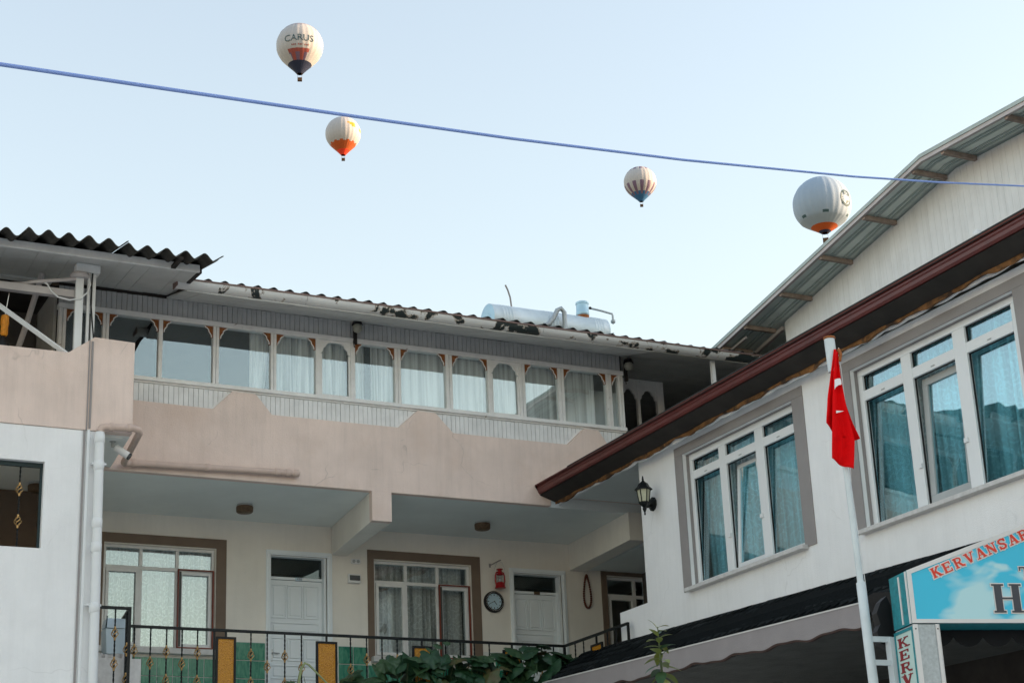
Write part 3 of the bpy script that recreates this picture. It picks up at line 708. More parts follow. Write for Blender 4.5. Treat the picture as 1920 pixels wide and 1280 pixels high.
def gallery_light(x, y, z, label):
    t = thing('globe_light', (x, y, z-.2), label, 'lamp', 'globe lights on the gallery fascia')
    build(MB().box(x-.025, x+.025, y+.06, y+.10, z-.22, z+.1), 'bracket', 'dark_wood', t)
    build(MB().sphere((x, y-.02, z), .075, 14, 10), 'globe', 'globe_grey', t, smooth=True)
    build(MB().lathe([(.02, .14), (.055, .12), (.085, .05), (.078, .045)], (x, y-.01, z), 14).tube([(x, y, z+.12), (x, y+.09, z+.08)], .015, 6), 'hood', 'black', t, smooth=True)
    build(MB().tube([(x-.02, y+.05, z-.06), (x-.04, y+.05, z-.2), (x-.02, y+.06, z-.28)], .008, 5), 'wire', 'black', t)
gallery_light(9.23, 22.74, 10.50, 'globe light with dark hood on the gallery fascia above the curtains')
gallery_light(13.84, 22.76, 10.44, 'globe light with dark hood at the right corner of the gallery')

t = thing('wall_socket', (10.07, 24.97, 7.5), 'cream double wall socket right of the concrete beam', 'socket')
build(MB().box(9.99, 10.15, YW-.025, YW-.001, 7.515, 7.595), 'plate', 'white', t, bevel=.012)
for x in (10.035, 10.105): build(MB().lathe([(.026, 0), (.026, .006), (.018, .007), (.016, .002)], (x, YW-.0255, 7.555), 14, ax=(0, -1, 0)), 'outlet', 'grey_plastic', t)
t = thing('emergency_light', (10.03, 24.95, 7.2), 'small white wall light box with dark lens below the socket', 'lamp')
build(MB().box(9.93, 10.13, YW-.07, YW-.001, 7.21, 7.35), 'case', 'white', t, bevel=.01)
build(MB().box(9.945, 10.115, YW-.082, YW-.0705, 7.245, 7.325), 'lens', 'lens_dark', t, bevel=.006)

# wall clock, twenty to five
cx, cy, cz = 12.41, 24.955, 7.045
t = thing('wall_clock', (cx, YW, cz-.17), 'round dark wall clock with pale blue face beside the second door', 'clock')
build(MB().lathe([(.168, -.044), (.170, 0), (.160, .022), (.135, .026), (.126, .010), (.126, -.04)], (cx, cy, cz), 40, ax=(0, -1, 0)), 'rim', 'black', t, smooth=True)
build(MB().lathe([(.001, .002), (.127, .0021), (.127, -.02)], (cx, cy, cz), 40, ax=(0, -1, 0)), 'face', 'clock_face', t)
st = MB()
for k in range(36):
    q = 2*math.pi*k/36; st.sphere((cx+.147*math.sin(q), cy-.0245, cz+.147*math.cos(q)), .0048, 6, 4)
build(st, 'rim_studs', 'white', t)
def cbar(mb, ang, r0, r1, w, dy):
    q = R(ang); u = Vector((math.sin(q), 0, math.cos(q))); s = Vector((math.cos(q), 0, -math.sin(q)))*w
    mb.obox(Vector((cx, cy-dy, cz))+u*r0-s/2, u*(r1-r0), s, (0, -.002, 0))
tk = MB()
for k in range(12): cbar(tk, 30*k, .098 if k % 3 else .092, .118, .008 if k % 3 else .012, .0025)
build(tk, 'hour_marks', 'black', t)
h = MB(); cbar(h, 246, -.015, .098, .007, .006); build(h, 'minute_hand', 'black', t)
h = MB(); cbar(h, 141, -.012, .066, .009, .009); build(h, 'hour_hand', 'black', t)

# hurricane lantern
lx, ly = 12.48, 24.86
t = thing('hurricane_lantern', (lx, ly, 7.24), 'red hurricane lantern hanging on the wall above the clock', 'lantern')
build(MB().lathe([(.082, 0), (.088, .008), (.086, .015), (.078, .03), (.078, .075), (.06, .095), (.045, .10)], (lx, ly, 7.24), 20), 'fuel_tank', 'lantern_red', t, smooth=True)
build(MB().lathe([(.034, .10), (.05, .13), (.052, .16), (.04, .205), (.034, .215)], (lx, ly, 7.24), 16), 'globe', 'glass', t, smooth=True)
build(MB().lathe([(.02, .10), (.03, .115), (.02, .15), (.012, .17)], (lx, ly, 7.24), 12), 'burner', 'steel', t, smooth=True)
build(MB().lathe([(.05, .215), (.055, .225), (.035, .25), (.038, .27), (.032, .272), (.03, .295), (.055, .30), (.05, .312), (.01, .318)], (lx, ly, 7.24), 16), 'cap', 'lantern_red', t, smooth=True)
sd = MB()
for s in (-1, 1): sd.tube([(lx+s*.07, ly, 7.30), (lx+s*.083, ly, 7.36), (lx+s*.08, ly, 7.44), (lx+s*.066, ly, 7.49), (lx+s*.04, ly, 7.50)], .012, 8)
build(sd, 'side_tubes', 'lantern_red', t, smooth=True)
gw = MB()
for k in range(3): gw.tube([(lx+.056*math.cos(q), ly+.056*math.sin(q), 7.36+.03*k) for q in [2*math.pi*j/16 for j in range(16)]], .002, 4, closed=True)
build(gw, 'globe_guard', 'steel', t)
build(MB().tube([(lx-.075, ly, 7.46), (lx-.085, ly, 7.56), (lx-.05, ly, 7.65), (lx+.0, ly, 7.68), (lx+.05, ly, 7.655), (lx+.082, ly, 7.57), (lx+.075, ly, 7.46)], .0035, 6), 'bail', 'steel', t)
t = thing('wall_hook', (12.43, 24.9, 7.6), 'small grey hook bracket holding the red lantern', 'hook')
build(MB().box(12.36, 12.39, YW-.012, YW-.001, 7.60, 7.66), 'plate', 'grey_paint', t)
build(MB().tube([(12.375, YW-.01, 7.63), (12.46, ly, 7.68), (12.50, ly-.02, 7.695)], .008, 6), 'arm', 'grey_paint', t)
# bead string
t = thing('bead_string', (14.12, 24.96, 7.0), 'long loop of dark brown beads hanging by the recess', 'beads')
lp = []
for k in range(44):
    q = 2*math.pi*k/44; z = 7.30-.27*math.cos(q); w = .088*(.30+.70*((1+math.cos(q))/2)**.8) if True else 0
    lp.append((14.12+w*math.sin(q)*1.0, YW-.03, z))
b0 = build(MB().sphere(lp[0], .019, 8, 6), 'bead', 'bead', t, smooth=True)
for p in lp[1:]: clone(b0, Vector(p)-Vector(lp[0]), t)
build(MB().tube(lp, .009, 5, closed=True), 'string', 'bead', t)

# iron bar with gilt baskets in the left opening
def basket_mesh(c, h=.155, r=.036):
    mb = MB(); c = Vector(c)
    for k in range(4):
        P = []
        for i in range(11):
            u = i/10; q = 2*math.pi*(k/4+u*.5); rr = r*math.sin(math.pi*u)**.75+.007; P.append(c+Vector((rr*math.cos(q), rr*math.sin(q), (u-.5)*h*.72)))
        mb.tube(P, .0062, 5)
    for s in (-1, 1): mb.lathe([(.009, -.02), (.014, -.012), (.014, .014), (.009, .022)], c+Vector((0, 0, s*h*.43)), 8)
    return mb
def twist_bar(x, y, z0, z1, r=.0115):
    n = int((z1-z0)/.016); return MB().tube([(x, y, z0+(z1-z0)*i/n) for i in range(n+1)], r, 4, twist=R(24))
t = thing('window_grille_bar', (4.21, 21.33, 6.57), 'twisted black iron bar with gilt baskets in the white wall opening', 'grille')
build(twist_bar(4.205, 21.33, 6.4, 7.65), 'bar', 'iron', t)
b = build(basket_mesh((4.205, 21.33, 7.31)), 'basket', 'gold', t, smooth=True); clone(b, (0, 0, -.40), t)
t = thing('hanging_lantern', (3.97, 21.6, 9.3), 'orange lantern hanging at the left edge of the terrace', 'lantern')
build(MB().lathe([(.03, 0), (.05, .03), (.045, .12), (.055, .16), (.05, .27), (.02, .29)], (3.97, 21.62, 9.36), 12), 'shade', 'lantern_orange', t, smooth=True)
build(MB().tube([(3.97, 21.62, 9.65), (4.0, 21.60, 9.94)], .006, 5), 'chain', 'steel', t)
build(MB().lathe([(.05, -.2), (.06, -.12), (.03, -.02), (.02, 0)], (3.95, 21.62, 9.36), 12), 'body', 'black', t, smooth=True)
t = thing('blue_canister', (4.02, 21.7, 8.9), 'small blue canister behind the left parapet', 'canister')
build(MB().lathe([(.04, 0), (.045, .01), (.045, .26), (.03, .30)], (4.03, 21.7, 8.95), 12), 'body', 'teal_paint', t, smooth=True)
build(MB().lathe([(.03, .30), (.032, .302), (.032, .33), (.0, .332)], (4.03, 21.7, 8.95), 12), 'lid', 'black', t, smooth=True)

# balcony railing
t = rail = thing('balcony_railing', (9, 22.8, 4.9), 'black iron balcony railing with gilt baskets and amber glass panels', 'railing')
YR, ZR = 22.80, 5.985
PTS = [(5.24, 21.66), (5.70, 21.66), (5.86, YR), (12.49, YR+.06), (12.50, 21.02)]
for (xa, ya), (xb, yb) in zip(PTS, PTS[1:]):
    v = Vector((xb-xa, yb-ya, 0)); L_ = v.length; v /= L_; w = Vector((-v.y, v.x, 0))
    build(MB().obox(Vector((xa, ya, ZR-.02))-w*.02-v*.018, v*(L_+.036), w*.04, (0, 0, .036)), 'top_rail', 'iron', t, bevel=.004)
    build(MB().obox(Vector((xa, ya, 5.02))-w*.012, v*L_, w*.024, (0, 0, .024)), 'bottom_rail', 'iron', t)
for x, y in PTS[1:4]: build(MB().box(x-.016, x+.016, y-.016, y+.016, 4.9, ZR-.022), 'post', 'iron', t)
build(MB().box(12.485, 12.515, 21.0, 21.03, 4.9, ZR-.022), 'post', 'iron', t)
build(MB().box(7.135, 7.16, YR-.012, YR+.012, 4.9, ZR-.022), 'post', 'iron', t)
build(MB().box(5.72, 5.76, 21.9, 21.94, 4.9, ZR-.022), 'post', 'iron', t)
bar0 = None; bas0 = None
def baluster(x, y, hs):
    global bar0, bas0
    if bar0 is None: bar0 = build(twist_bar(x, y, 5.04, ZR-.021), 'baluster', 'iron', t); b = bar0
    else: b = clone(bar0, Vector((x, y, 0))-Vector((WL[bar0.name].x, WL[bar0.name].y, 0)), t)
    for z in hs:
        if bas0 is None: bas0 = build(basket_mesh((x, y, z)), 'basket', 'gold', b, smooth=True)
        else: clone(bas0, Vector((x, y, z))-WL[bas0.name], b)
HA, HB = (5.665, 5.29), (5.515, 5.14)
for i, x in enumerate((6.07, 6.285, 6.50, 6.71, 6.92)): baluster(x, YR, HA if i % 2 == 0 else HB)
for i, x in enumerate((7.66, 7.89, 8.14, 8.38)): baluster(x, YR, HA if i % 2 == 0 else HB)
for i, x in enumerate((9.10, 9.34, 9.57, 9.80)): baluster(x, YR+.01, HB if i % 2 == 0 else HA)
for i, x in enumerate((10.55, 10.78, 11.0, 11.24)): baluster(x, YR+.02, HA if i % 2 == 0 else HB)
for i, x in enumerate((11.9, 12.1, 12.3)): baluster(x, YR+.05, HA if i % 2 == 0 else HB)
baluster(5.52, 21.66, HA); baluster(5.775, 22.2, HA); baluster(5.735, 21.9, HB); baluster(5.82, 22.5, HB)
for i, y in enumerate((22.55, 22.3, 21.6, 21.35)): baluster(12.5, y, HB if i % 2 else HA)
def amber(x0, x1, y, z1, axis='x'):
    fr_ = MB(); g = MB()
    if axis == 'x':
        bar(fr_, x0, x1, 5.06, z1, y-.014, y+.014, .03); g.box(x0+.029, x1-.029, y-.003, y+.003, 5.085, z1-.029)
    else:
        bar(fr_, x0, x1, 5.06, z1, y-.014, y+.014, .03); g.box(x0+.029, x1-.029, y-.003, y+.003, 5.085, z1-.029); swapxy(fr_); swapxy(g)
    p = build(g, 'amber_panel', 'amber_glass', t); build(fr_, 'panel_frame', 'iron', p)
    xm = (x0+x1)/2; s = MB().box(xm-.012, xm+.012, y-.012, y+.012, z1+.0005, ZR-.021)
    if axis == 'y': swapxy(s)
    build(s, 'panel_stay', 'iron', p)
amber(7.17, 7.45, YR, 5.895); amber(8.59, 8.90, YR+.005, 5.89); amber(10.03, 10.33, YR+.015, 5.885); amber(11.46, 11.76, YR+.03, 5.885); amber(21.75, 22.08, 12.5, 5.86, 'y')

t = thing('plastic_bin', (5.58, 22.15, 5.3), 'pale blue plastic bin behind the railing beside the downpipe', 'bin')
build(MB().prism([(5.52, 22.05, 5.48), (5.76, 22.05, 5.48), (5.78, 22.05, 5.80), (5.50, 22.05, 5.80)], (0, .24, 0)), 'body', 'bin_blue', t, bevel=.01)
build(MB().prism([(5.49, 22.04, 5.805), (5.79, 22.04, 5.805), (5.76, 22.1, 5.94), (5.53, 22.1, 5.94)], (0, .2, 0)), 'lid', 'bin_blue', t, bevel=.01)
build(MB().tube([(5.50, 22.03, 5.80), (5.50, 22.0, 5.86), (5.51, 22.03, 5.95)], .008, 5), 'handle', 'iron_green', t)
t = thing('rubble_ledge', (5.5, 22.0, 4.9), 'broken grey stone ledge under the pale blue bin', 'ledge')
for k in range(7):
    a = random.uniform(0, 3); x = 5.36+.075*k
    build(MB().prism([(x+.055*math.cos(q+a)*random.uniform(.7, 1.1), 22.1+.09*math.sin(q+a), 5.42) for q in [0, 1.1, 2.3, 3.4, 4.6, 5.6]], (0, 0, random.uniform(.04, .075))), 'stone', 'stone_sill', t)
build(MB().box(5.3, 5.95, 22.0, 22.25, 4.89, 5.419), 'block', 'stone_sill', t)

# solar water tank on the corrugated roof
t = thing('solar_water_tank', (13.2, 24.3, 11.1), 'horizontal silver solar water tank on the corrugated roof', 'water tank')
TY, TZ, TR = 24.2, 11.50, .27
pr = [(.001, 0), (.255, .0), (.262, .004), (TR, .006), (TR, .10)]
for k in range(4): pr += [(TR, .17+.055*k), (TR+.006, .18+.055*k), (TR, .19+.055*k)]
for k in range(5): pr += [(TR, .98+.05*k), (TR+.006, .99+.05*k), (TR, 1.0+.05*k)]
for k in range(4): pr += [(TR, 1.88+.05*k), (TR+.006, 1.89+.05*k), (TR, 1.9+.05*k)]
pr += [(TR, 2.16), (.255, 2.165), (.001, 2.166)]
build(MB().lathe(pr[3:-2], (12.10, TY, TZ), 36, ax=(1, 0, 0)), 'shell', 'tank_metal', t, smooth=True)
build(MB().lathe([(.001, -.004), (.12, -.006), (.125, .001), (.255, .0), (.268, .0065)], (12.10, TY, TZ), 36, ax=(1, 0, 0)), 'end_cap', 'tank_end', t, smooth=True)
build(MB().lathe([(.268, 0), (.255, .008), (.001, .012)], (14.262, TY, TZ), 36, ax=(1, 0, 0)), 'end_cap', 'tank_end', t, smooth=True)
c = Vector((13.86, TY-.06, 11.77))
build(MB().lathe([(.10, 0), (.112, .01), (.112, .06), (.105, .07), (.105, .20), (.112, .205), (.112, .235), (.09, .25), (.001, .255)], c, 20), 'header_can', 'tank_end', t, smooth=True)
build(MB().lathe([(.075, -.08), (.10, -.06), (.11, -.001)], c, 20), 'can_foot', 'rust', t, smooth=True)
build(MB().tube([(14.02, TY-.08, 11.92), (14.2, TY-.08, 11.905), (14.42, TY-.08, 11.875), (14.43, TY-.08, 11.84), (14.43, TY-.08, 11.70)], .018, 8).lathe([(.02, -.03), (.04, -.02), (.04, .02), (.02, .03)], (14.43, TY-.08, 11.74), 10), 'feed_pipe', 'galvanised', t, smooth=True)
build(MB().sphere((14.0, TY-.08, 11.925), .026, 8, 6), 'valve', 'black', t)
build(MB().tube([(12.99, TY-.29, 11.42), (13.07, TY-.31, 11.44), (13.16, TY-.32, 11.56), (13.23, TY-.33, 11.70), (13.30, TY-.33, 11.74), (13.36, TY-.33, 11.68), (13.36, TY-.33, 11.2)], .04, 10), 'insulated_pipe', 'galvanised', t, smooth=True)
build(MB().tube([(12.56, TY, 11.76), (12.54, TY, 11.95), (12.50, TY, 12.08), (12.46, TY, 12.16)], .014, 6), 'vent_rod', 'grey_paint', t, smooth=True)
for x in (12.5, 13.8): build(MB().box(x-.03, x+.03, TY-.2, TY+.2, 11.0, 11.26), 'support', 'galvanised', t)

# ------------------------------------------------------------------ the white house on the right (facade along y, faces -x)
XB = 12.6
bh = thing('white_house', (14, 15, 0), 'white house with grey window surrounds and dark red gutter', 'house')
W1 = (16.92, 19.47, 6.18, 7.99); W2 = (12.95, 15.74, 6.10, 8.00)
build(swapxy(wall_y(MB(), XB, 4, 20.62, 5.35, 8.22, [W1, W2], .2)), 'facade', 'white_plaster', bh)
build(MB().box(XB+.001, XB+.2, 20.621, 21.38, 5.2, 6.2), 'low_wall', 'white_plaster', bh)
build(MB().box(XB+.2, XB+.22, 20.45, 20.62, 5.35, 8.2).box(XB+.2, 17.5, 20.6, 20.62, 5.35, 8.2).box(16.4, 16.5, 4, 20.6, 5.35, 8.6).box(XB+.2, 16.4, 4, 20.6, 5.30, 5.35).box(XB+.2, 16.4, 4, 20.6, 8.23, 8.3).box(XB+.2, 16.4, 16.2, 16.3, 5.35, 8.22), 'rooms', 'room', bh)
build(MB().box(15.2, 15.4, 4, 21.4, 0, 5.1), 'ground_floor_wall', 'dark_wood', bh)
def lean_(mb, z0, k): mb.v = [(x, y+(z-z0)*k, z) for x, y, z in mb.v]; return mb
def white_window(W, cols, rows, sash, label):
    y0, y1, z0, z1 = W; e = thing_part('window', W, XB, bh); WL[e.name] = Vector((XB, (y0+y1)/2, z0)); e.location = WL[e.name]-WL[bh.name]; tag(e, label)
    s = MB().box(y0-.23, y0-.003, XB-.016, XB+.05, z0-.03, z1+.003).box(y1+.003, y1+.19, XB-.016, XB+.05, z0-.03, z1+.003).box(y0-.23, y1+.19, XB-.016, XB+.05, z1+.0035, z1+.125)
    build(swapxy(s), 'surround', 'grey_paint', e, bevel=.005)
    rv = MB().box(y1-.004, y1+.001, XB+.052, XB+.098, z0, z1).box(y0-.001, y0+.004, XB+.052, XB+.098, z0, z1).box(y0+.005, y1-.005, XB+.052, XB+.098, z1-.004, z1+.001)
    build(swapxy(rv), 'reveal', 'grey_paint', e)
    f = MB(); t0, t1, b0, b1 = rows; ya, yb = XB+.10, XB+.17
    xs = [y0]+[v for c in cols for v in c]+[y1]
    f.box(y0, y1, ya, yb, t1, z1).box(y0, y1, ya, yb, z0, b0)
    for k in range(0, len(xs), 2): f.box(xs[k], xs[k+1], ya+.001, yb-.001, b0, t1)
    for c0, c1 in cols: f.box(c0, c1, ya+.002, yb-.002, b1, t0)
    build(swapxy(f), 'frame', 'upvc', e, bevel=.006)
    gk = MB()
    for c0, c1 in cols:
        for ra, rb in ((t0, t1), (b0, b1)): bar(gk, c0+.0005, c1-.0005, ra+.0005, rb-.0005, ya+.03, ya+.052, .009)
    build(swapxy(gk), 'gasket', 'black', e)
    for i, (c0, c1) in enumerate(cols):
        build(swapxy(lean_(MB().box(c0-.065, c1+.065, ya+.050, ya+.054, t0-.03, t1+.03), t0, .05)), 'pane', 'glass_teal', e)
        build(swapxy(MB().box((c0+c1)/2-.03, (c0+c1)/2+.03, ya-.006, ya+.001, b1+.03, b1+.042)), 'vent_slot', 'grey_plastic', e)
        if i == sash[0]:
            lean = sash[1]; sh_ = MB(); bar(sh_, c0+.012, c1-.012, b0+.012, b1-.012, ya+.045, ya+.095, .085 if lean < .06 else .05)
            p = MB().box(c0+.06, c1-.06, ya+.068, ya+.072, b0+.06, b1-.06)
            for q in (sh_, p): q.v = [(x, y+(z-b0)*lean, z) for x, y, z in q.v]
            so = build(swapxy(sh_), 'sash', sash[2], e, bevel=.005); build(swapxy(p), 'pane', 'glass_teal', so)
            for yy, zz in ((c0-.03, b0+.5), (c1+.03, b0+.42)): build(swapxy(MB().box(yy-.03, yy+.03, ya-.022, ya, zz, zz+.05)), 'hinge', 'upvc', e)
        else: build(swapxy(lean_(MB().box(c0-.065, c1+.065, ya+.030, ya+.034, b0-.03, b1+.06), b0, .05)), 'pane', 'glass_teal', e)
    build(swapxy(MB().box(y0-.06, y1+.05, XB-.10, XB+.099, z0-.055, z0-.004)), 'sill', 'stone_sill', e, bevel=.006)
white_window(W1, [(17.07, 17.74), (17.92, 18.60), (18.76, 19.40)], (7.755, 7.905, 6.255, 7.64), (1, .085, 'upvc'), 'white framed window with its middle sash tilted inwards')
white_window(W2, [(13.12, 13.86), (14.06, 14.78), (14.95, 15.66)], (7.74, 7.925, 6.165, 7.62), (1, .05, 'grey_plastic'), 'white framed window behind the flag')
curtain('lace_curtain', 16.9, 19.5, 6.1, 8.05, 12.92, 11, .05, 'lace', 'teal toned swirl lace curtain in the window beside the black wall lantern', 5, axis='y')
curtain('lace_curtain', 12.7, 15.8, 6.1, 8.05, 12.92, 13, .05, 'lace', 'swirl lace curtain in the window behind the red flag', 6, axis='y')
# eave: gutter, boards, rotten fascia, scalloped plaster edge, roof (rises slightly towards the street)
def run(mb, prof, y0=22.735, y1=4.0, mi=0):
    n = len(prof); e = Vector((0, y1-y0, (y0-y1)*.011))
    return mb.prism([(x, y0, z) for x, z in prof], e, mi)
outer = [(12.06, 8.335), (12.055, 8.355), (12.075, 8.365), (12.092, 8.35), (12.090, 8.300), (12.104, 8.282), (12.106, 8.245), (12.125, 8.218), (12.20, 8.21)]
inner = [(12.20, 8.218), (12.13, 8.226), (12.114, 8.25), (12.112, 8.288), (12.100, 8.304), (12.100, 8.345), (12.085, 8.352), (12.07, 8.345)]
build(run(MB(), (outer+inner)[::-1]), 'gutter', 'gutter_red', bh)
build(run(MB(), [(12.13, 8.205), (12.385, 8.118), (12.385, 8.138), (12.205, 8.225)]), 'eave_board', 'dark_wood', bh)
rnd = random.Random(3); ph = [rnd.uniform(0, 6) for _ in range(6)]
def zw(y): return .016*math.sin(y*5.2+ph[0])+.010*math.sin(y*11.3+ph[1])+.006*math.sin(y*23+ph[2])
N = 260
def fas(dx, top_):
    return lambda a, b: (12.392+dx, 22.73-18.7*a, (8.165 if b > .5 else 8.083+zw(22.73-18.7*a)) + 18.7*a*.011)
mb = MB()
for i in range(N):
    ya, yb = 22.73-18.7*i/N, 22.73-18.7*(i+1)/N; za, zb = 8.078+zw(ya)+(22.73-ya)*.011, 8.078+zw(yb)+(22.73-yb)*.011
    ta, tb = 8.16+(22.73-ya)*.011, 8.16+(22.73-yb)*.011
    xa, xb = 12.388+.012*math.sin(ya*7+1), 12.388+.012*math.sin(yb*7+1)
    mb.add([(xa, ya, za), (xb, yb, zb), (xb, yb, tb), (xa, ya, ta), (xa+.05, ya, za+.012), (xb+.05, yb, zb+.012)], [(0, 3, 2, 1), (0, 1, 5, 4)])
build(mb, 'rotten_fascia', 'rotten_wood', bh)
mb = MB()
for i in range(N):
    ya, yb = 22.73-18.7*i/N, 22.73-18.7*(i+1)/N
    def zz(y): s = (y*2.35) % 1; return 8.098-.022*math.sin(math.pi*s)**.6+(22.73-y)*.011+.004*math.sin(y*9)
    za, zb = zz(ya), zz(yb); ta, tb = 8.15+(22.73-ya)*.011, 8.15+(22.73-yb)*.011
    mb.add([(12.440, ya, za), (12.440, yb, zb), (12.440, yb, tb), (12.440, ya, ta), (12.475, ya, za), (12.475, yb, zb)], [(0, 3, 2, 1), (0, 1, 5, 4)])
build(mb, 'plaster_edge', 'white_plaster', bh)
build(run(MB(), [(12.445, 8.135), (12.445, 8.17), (12.62, 8.24), (12.62, 8.20)], 22.735), 'eave_soffit', 'white_plaster', bh)
build(MB().box(12.60, 17.5, 20.63, 22.735, 8.205, 8.26), 'passage_ceiling', 'ceiling_plaster', bh)
build(run(MB(), [(12.05, 8.372), (16.19, 10.786), (16.19, 10.74), (12.07, 8.34)][::-1], 21.7), 'roof_underlay', 'roof_dark', bh)
rs = None
for r in range(28):                                             # roof courses
    x = 12.05+.145*r; z = 8.378+.145*r*.583
    o = run(MB(), [(x, z), (x+.18, z+.18*.583-.008), (x+.18, z+.18*.583-.016), (x, z-.014)][::-1], 21.7)
    if rs is None: rs = build(o, 'roof_course', 'roof_dark', bh)
    else: clone(rs, (.145*r, 0, .145*r*.583), bh)
t = thing('vent_pipe', (12.9, 13.66, 8.8), 'short white vent pipe on the dark roof above the red gutter', 'pipe')
build(MB().lathe([(.05, 0), (.05, .24), (.04, .26), (.001, .262)], (12.9, 13.66, 8.74), 12), 'pipe', 'pipe_white', t, smooth=True)
build(MB().lathe([(.051, 0), (.057, .01), (.057, .03), (.051, .04)], (12.9, 13.66, 8.93), 12), 'collar', 'pipe_white', t)

# black wall lantern
t = thing('wall_lantern', (12.38, 20.15, 7.3), 'black six sided wall lantern with cream glass on the white house corner', 'lantern')
lc = (12.36, 20.14, 0); n6 = 6
build(MB().lathe([(.02, 7.36), (.03, 7.39), (.022, 7.41), (.06, 7.445), (.075, 7.475), (.082, 7.48)], lc, n6), 'cup', 'iron', t)
build(MB().lathe([(.064, 7.482), (.09, 7.655)], lc, n6), 'lamp_glass', 'lamp_glass', t)
rb = MB()
for k in range(6):
    q = math.pi*k/3; u = Vector((1, 0, 0)).cross(Vector((0, 0, 1)))
    def P(r, z): 
        a = Vector((0, 0, 1)).cross(Vector((1, 0, 0))).normalized(); b = Vector((0, 0, 1)).cross(a); return Vector(lc)+Vector((0, 0, z))+(a*math.cos(q)+b*math.sin(q))*r
    rb.tube([P(.066, 7.478), P(.093, 7.66)], .008, 5)
build(rb, 'ribs', 'iron', t)
build(MB().lathe([(.125, 7.65), (.122, 7.665), (.085, 7.70), (.062, 7.745), (.05, 7.75), (.02, 7.775), (.012, 7.79), (.018, 7.80), (.012, 7.81), (.008, 7.845), (.001, 7.85)], lc, n6), 'cap', 'iron', t)
build(MB().lathe([(.006, 7.30), (.014, 7.315), (.009, 7.335), (.016, 7.35), (.02, 7.36)], lc, 8), 'drop', 'iron', t)
build(MB().tube([(12.36, 20.14, 7.40), (12.40, 20.17, 7.42), (12.47, 20.23, 7.45), (12.57, 20.29, 7.49)], [.012, .014, .022, .03], 8), 'arm', 'iron', t, smooth=True)
build(MB().lathe([(.10, 0), (.10, .015), (.075, .03), (.05, .05), (.02, .06)], (XB-.001, 20.30, 7.51), 10, ax=(-1, 0, 0)), 'back_plate', 'iron', t)

# ------------------------------------------------------------------ shingled canopy below the facade
cn = thing('shingled_canopy', (12, 17, 4.9), 'dark shingled canopy with pinkish fascia under the white facade', 'canopy')
A0, A1 = Vector((11.80, 22.4, 5.352)), Vector((12.10, 12.0, 5.045))      # front edge line
T0, T1 = Vector((XB-.004, 22.4, 5.83)), Vector((XB-.004, 12.0, 5.49))      # line on the wall
def cp(a, b): return (A0+(A1-A0)*a)*(1-b)+(T0+(T1-T0)*a)*b
nrm = (A1-A0).cross(T0-A0).normalized(); nrm = -nrm if nrm.z < 0 else nrm
mb = MB().add([cp(0, 0), cp(1, 0), cp(1, 1), cp(0, 1)], [(0, 3, 2, 1)]).add([cp(0, 0)-nrm*.02, cp(1, 0)-nrm*.02, cp(1, 1)-nrm*.02, cp(0, 1)-nrm*.02], [(0, 1, 2, 3)])
deck = build(mb, 'deck', 'shingle', cn)
rows, per = 5, 34
rnd = random.Random(11)
for r in range(rows):
    for i in range(per):
        a0 = (i+(.5 if r % 2 else 0))/per+.001; a1 = a0+1/per-.0022
        if a1 > 1: continue
        b0, b1 = r/rows-.02*(r > 0), (r+1)/rows+.03*(r < rows-1)
        am = (a0+a1)/2; lift = nrm*(.014+rnd.uniform(0, .010)); l2 = nrm*.003
        P = [cp(a0+.004, b0+.02)+lift, cp(am-.006, b0+.02)+lift, cp(am, b0+.12)+lift*.9, cp(am+.006, b0+.02)+lift, cp(a1-.004, b0+.02)+lift, cp(a1, b0+.12)+lift, cp(a1, b1)+l2, cp(a0, b1)+l2, cp(a0, b0+.12)+lift]
        P = [p-(T0-A0)*.0+Vector((0, 0, rnd.uniform(-.003, .003))) for p in P]
        build(MB().prism(P, -nrm*.008), 'shingle', 'shingle', deck)
mb = MB(); nf = 150; m2 = MB(); m3 = MB()
def fl(a): return A0+(A1-A0)*a
END = .70
for i in range(nf):
    a, b = END*i/nf, END*(i+1)/nf; pa, pb = fl(a)+Vector((-.03, 0, -.01)), fl(b)+Vector((-.03, 0, -.01))
    def dz(q): y = q.y; return -.245+.018*math.sin(y*6.9)+.008*math.sin(y*15+1)
    da, db = Vector((0, 0, dz(pa))), Vector((0, 0, dz(pb)))
    mb.add([pa, pb, pb+db, pa+da], [(0, 1, 2, 3)]); mb.add([p+Vector((.022, 0, 0)) for p in (pa, pb, pb+db, pa+da)], [(3, 2, 1, 0)])
    m2.add([pa+da+Vector((-.006, 0, .002)), pb+db+Vector((-.006, 0, .002)), pb+db+Vector((-.004, 0, -.02)), pa+da+Vector((-.004, 0, -.02)), pa+da+Vector((.03, 0, -.02)), pb+db+Vector((.03, 0, -.02))], [(0, 1, 2, 3), (3, 2, 5, 4)])
    m3.add([pa+Vector((-.012, 0, .004)), pb+Vector((-.012, 0, .004)), pb+Vector((-.008, 0, -.012)), pa+Vector((-.008, 0, -.012)), pa+Vector((.03, 0, .012)), pb+Vector((.03, 0, .012))], [(0, 1, 2, 3), (0, 4, 5, 1)])
build(mb, 'fascia', 'fascia_pink', cn); build(m2, 'wavy_trim', 'dark_trim', cn); build(m3, 'drip_edge', 'sign_frame', cn)
p0 = None
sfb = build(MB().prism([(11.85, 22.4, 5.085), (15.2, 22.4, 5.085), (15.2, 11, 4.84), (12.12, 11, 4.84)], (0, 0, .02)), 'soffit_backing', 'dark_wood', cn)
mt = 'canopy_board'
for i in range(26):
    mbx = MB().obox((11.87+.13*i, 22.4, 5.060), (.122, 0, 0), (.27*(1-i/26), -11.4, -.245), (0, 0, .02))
    build(mbx, 'board', mt, sfb)
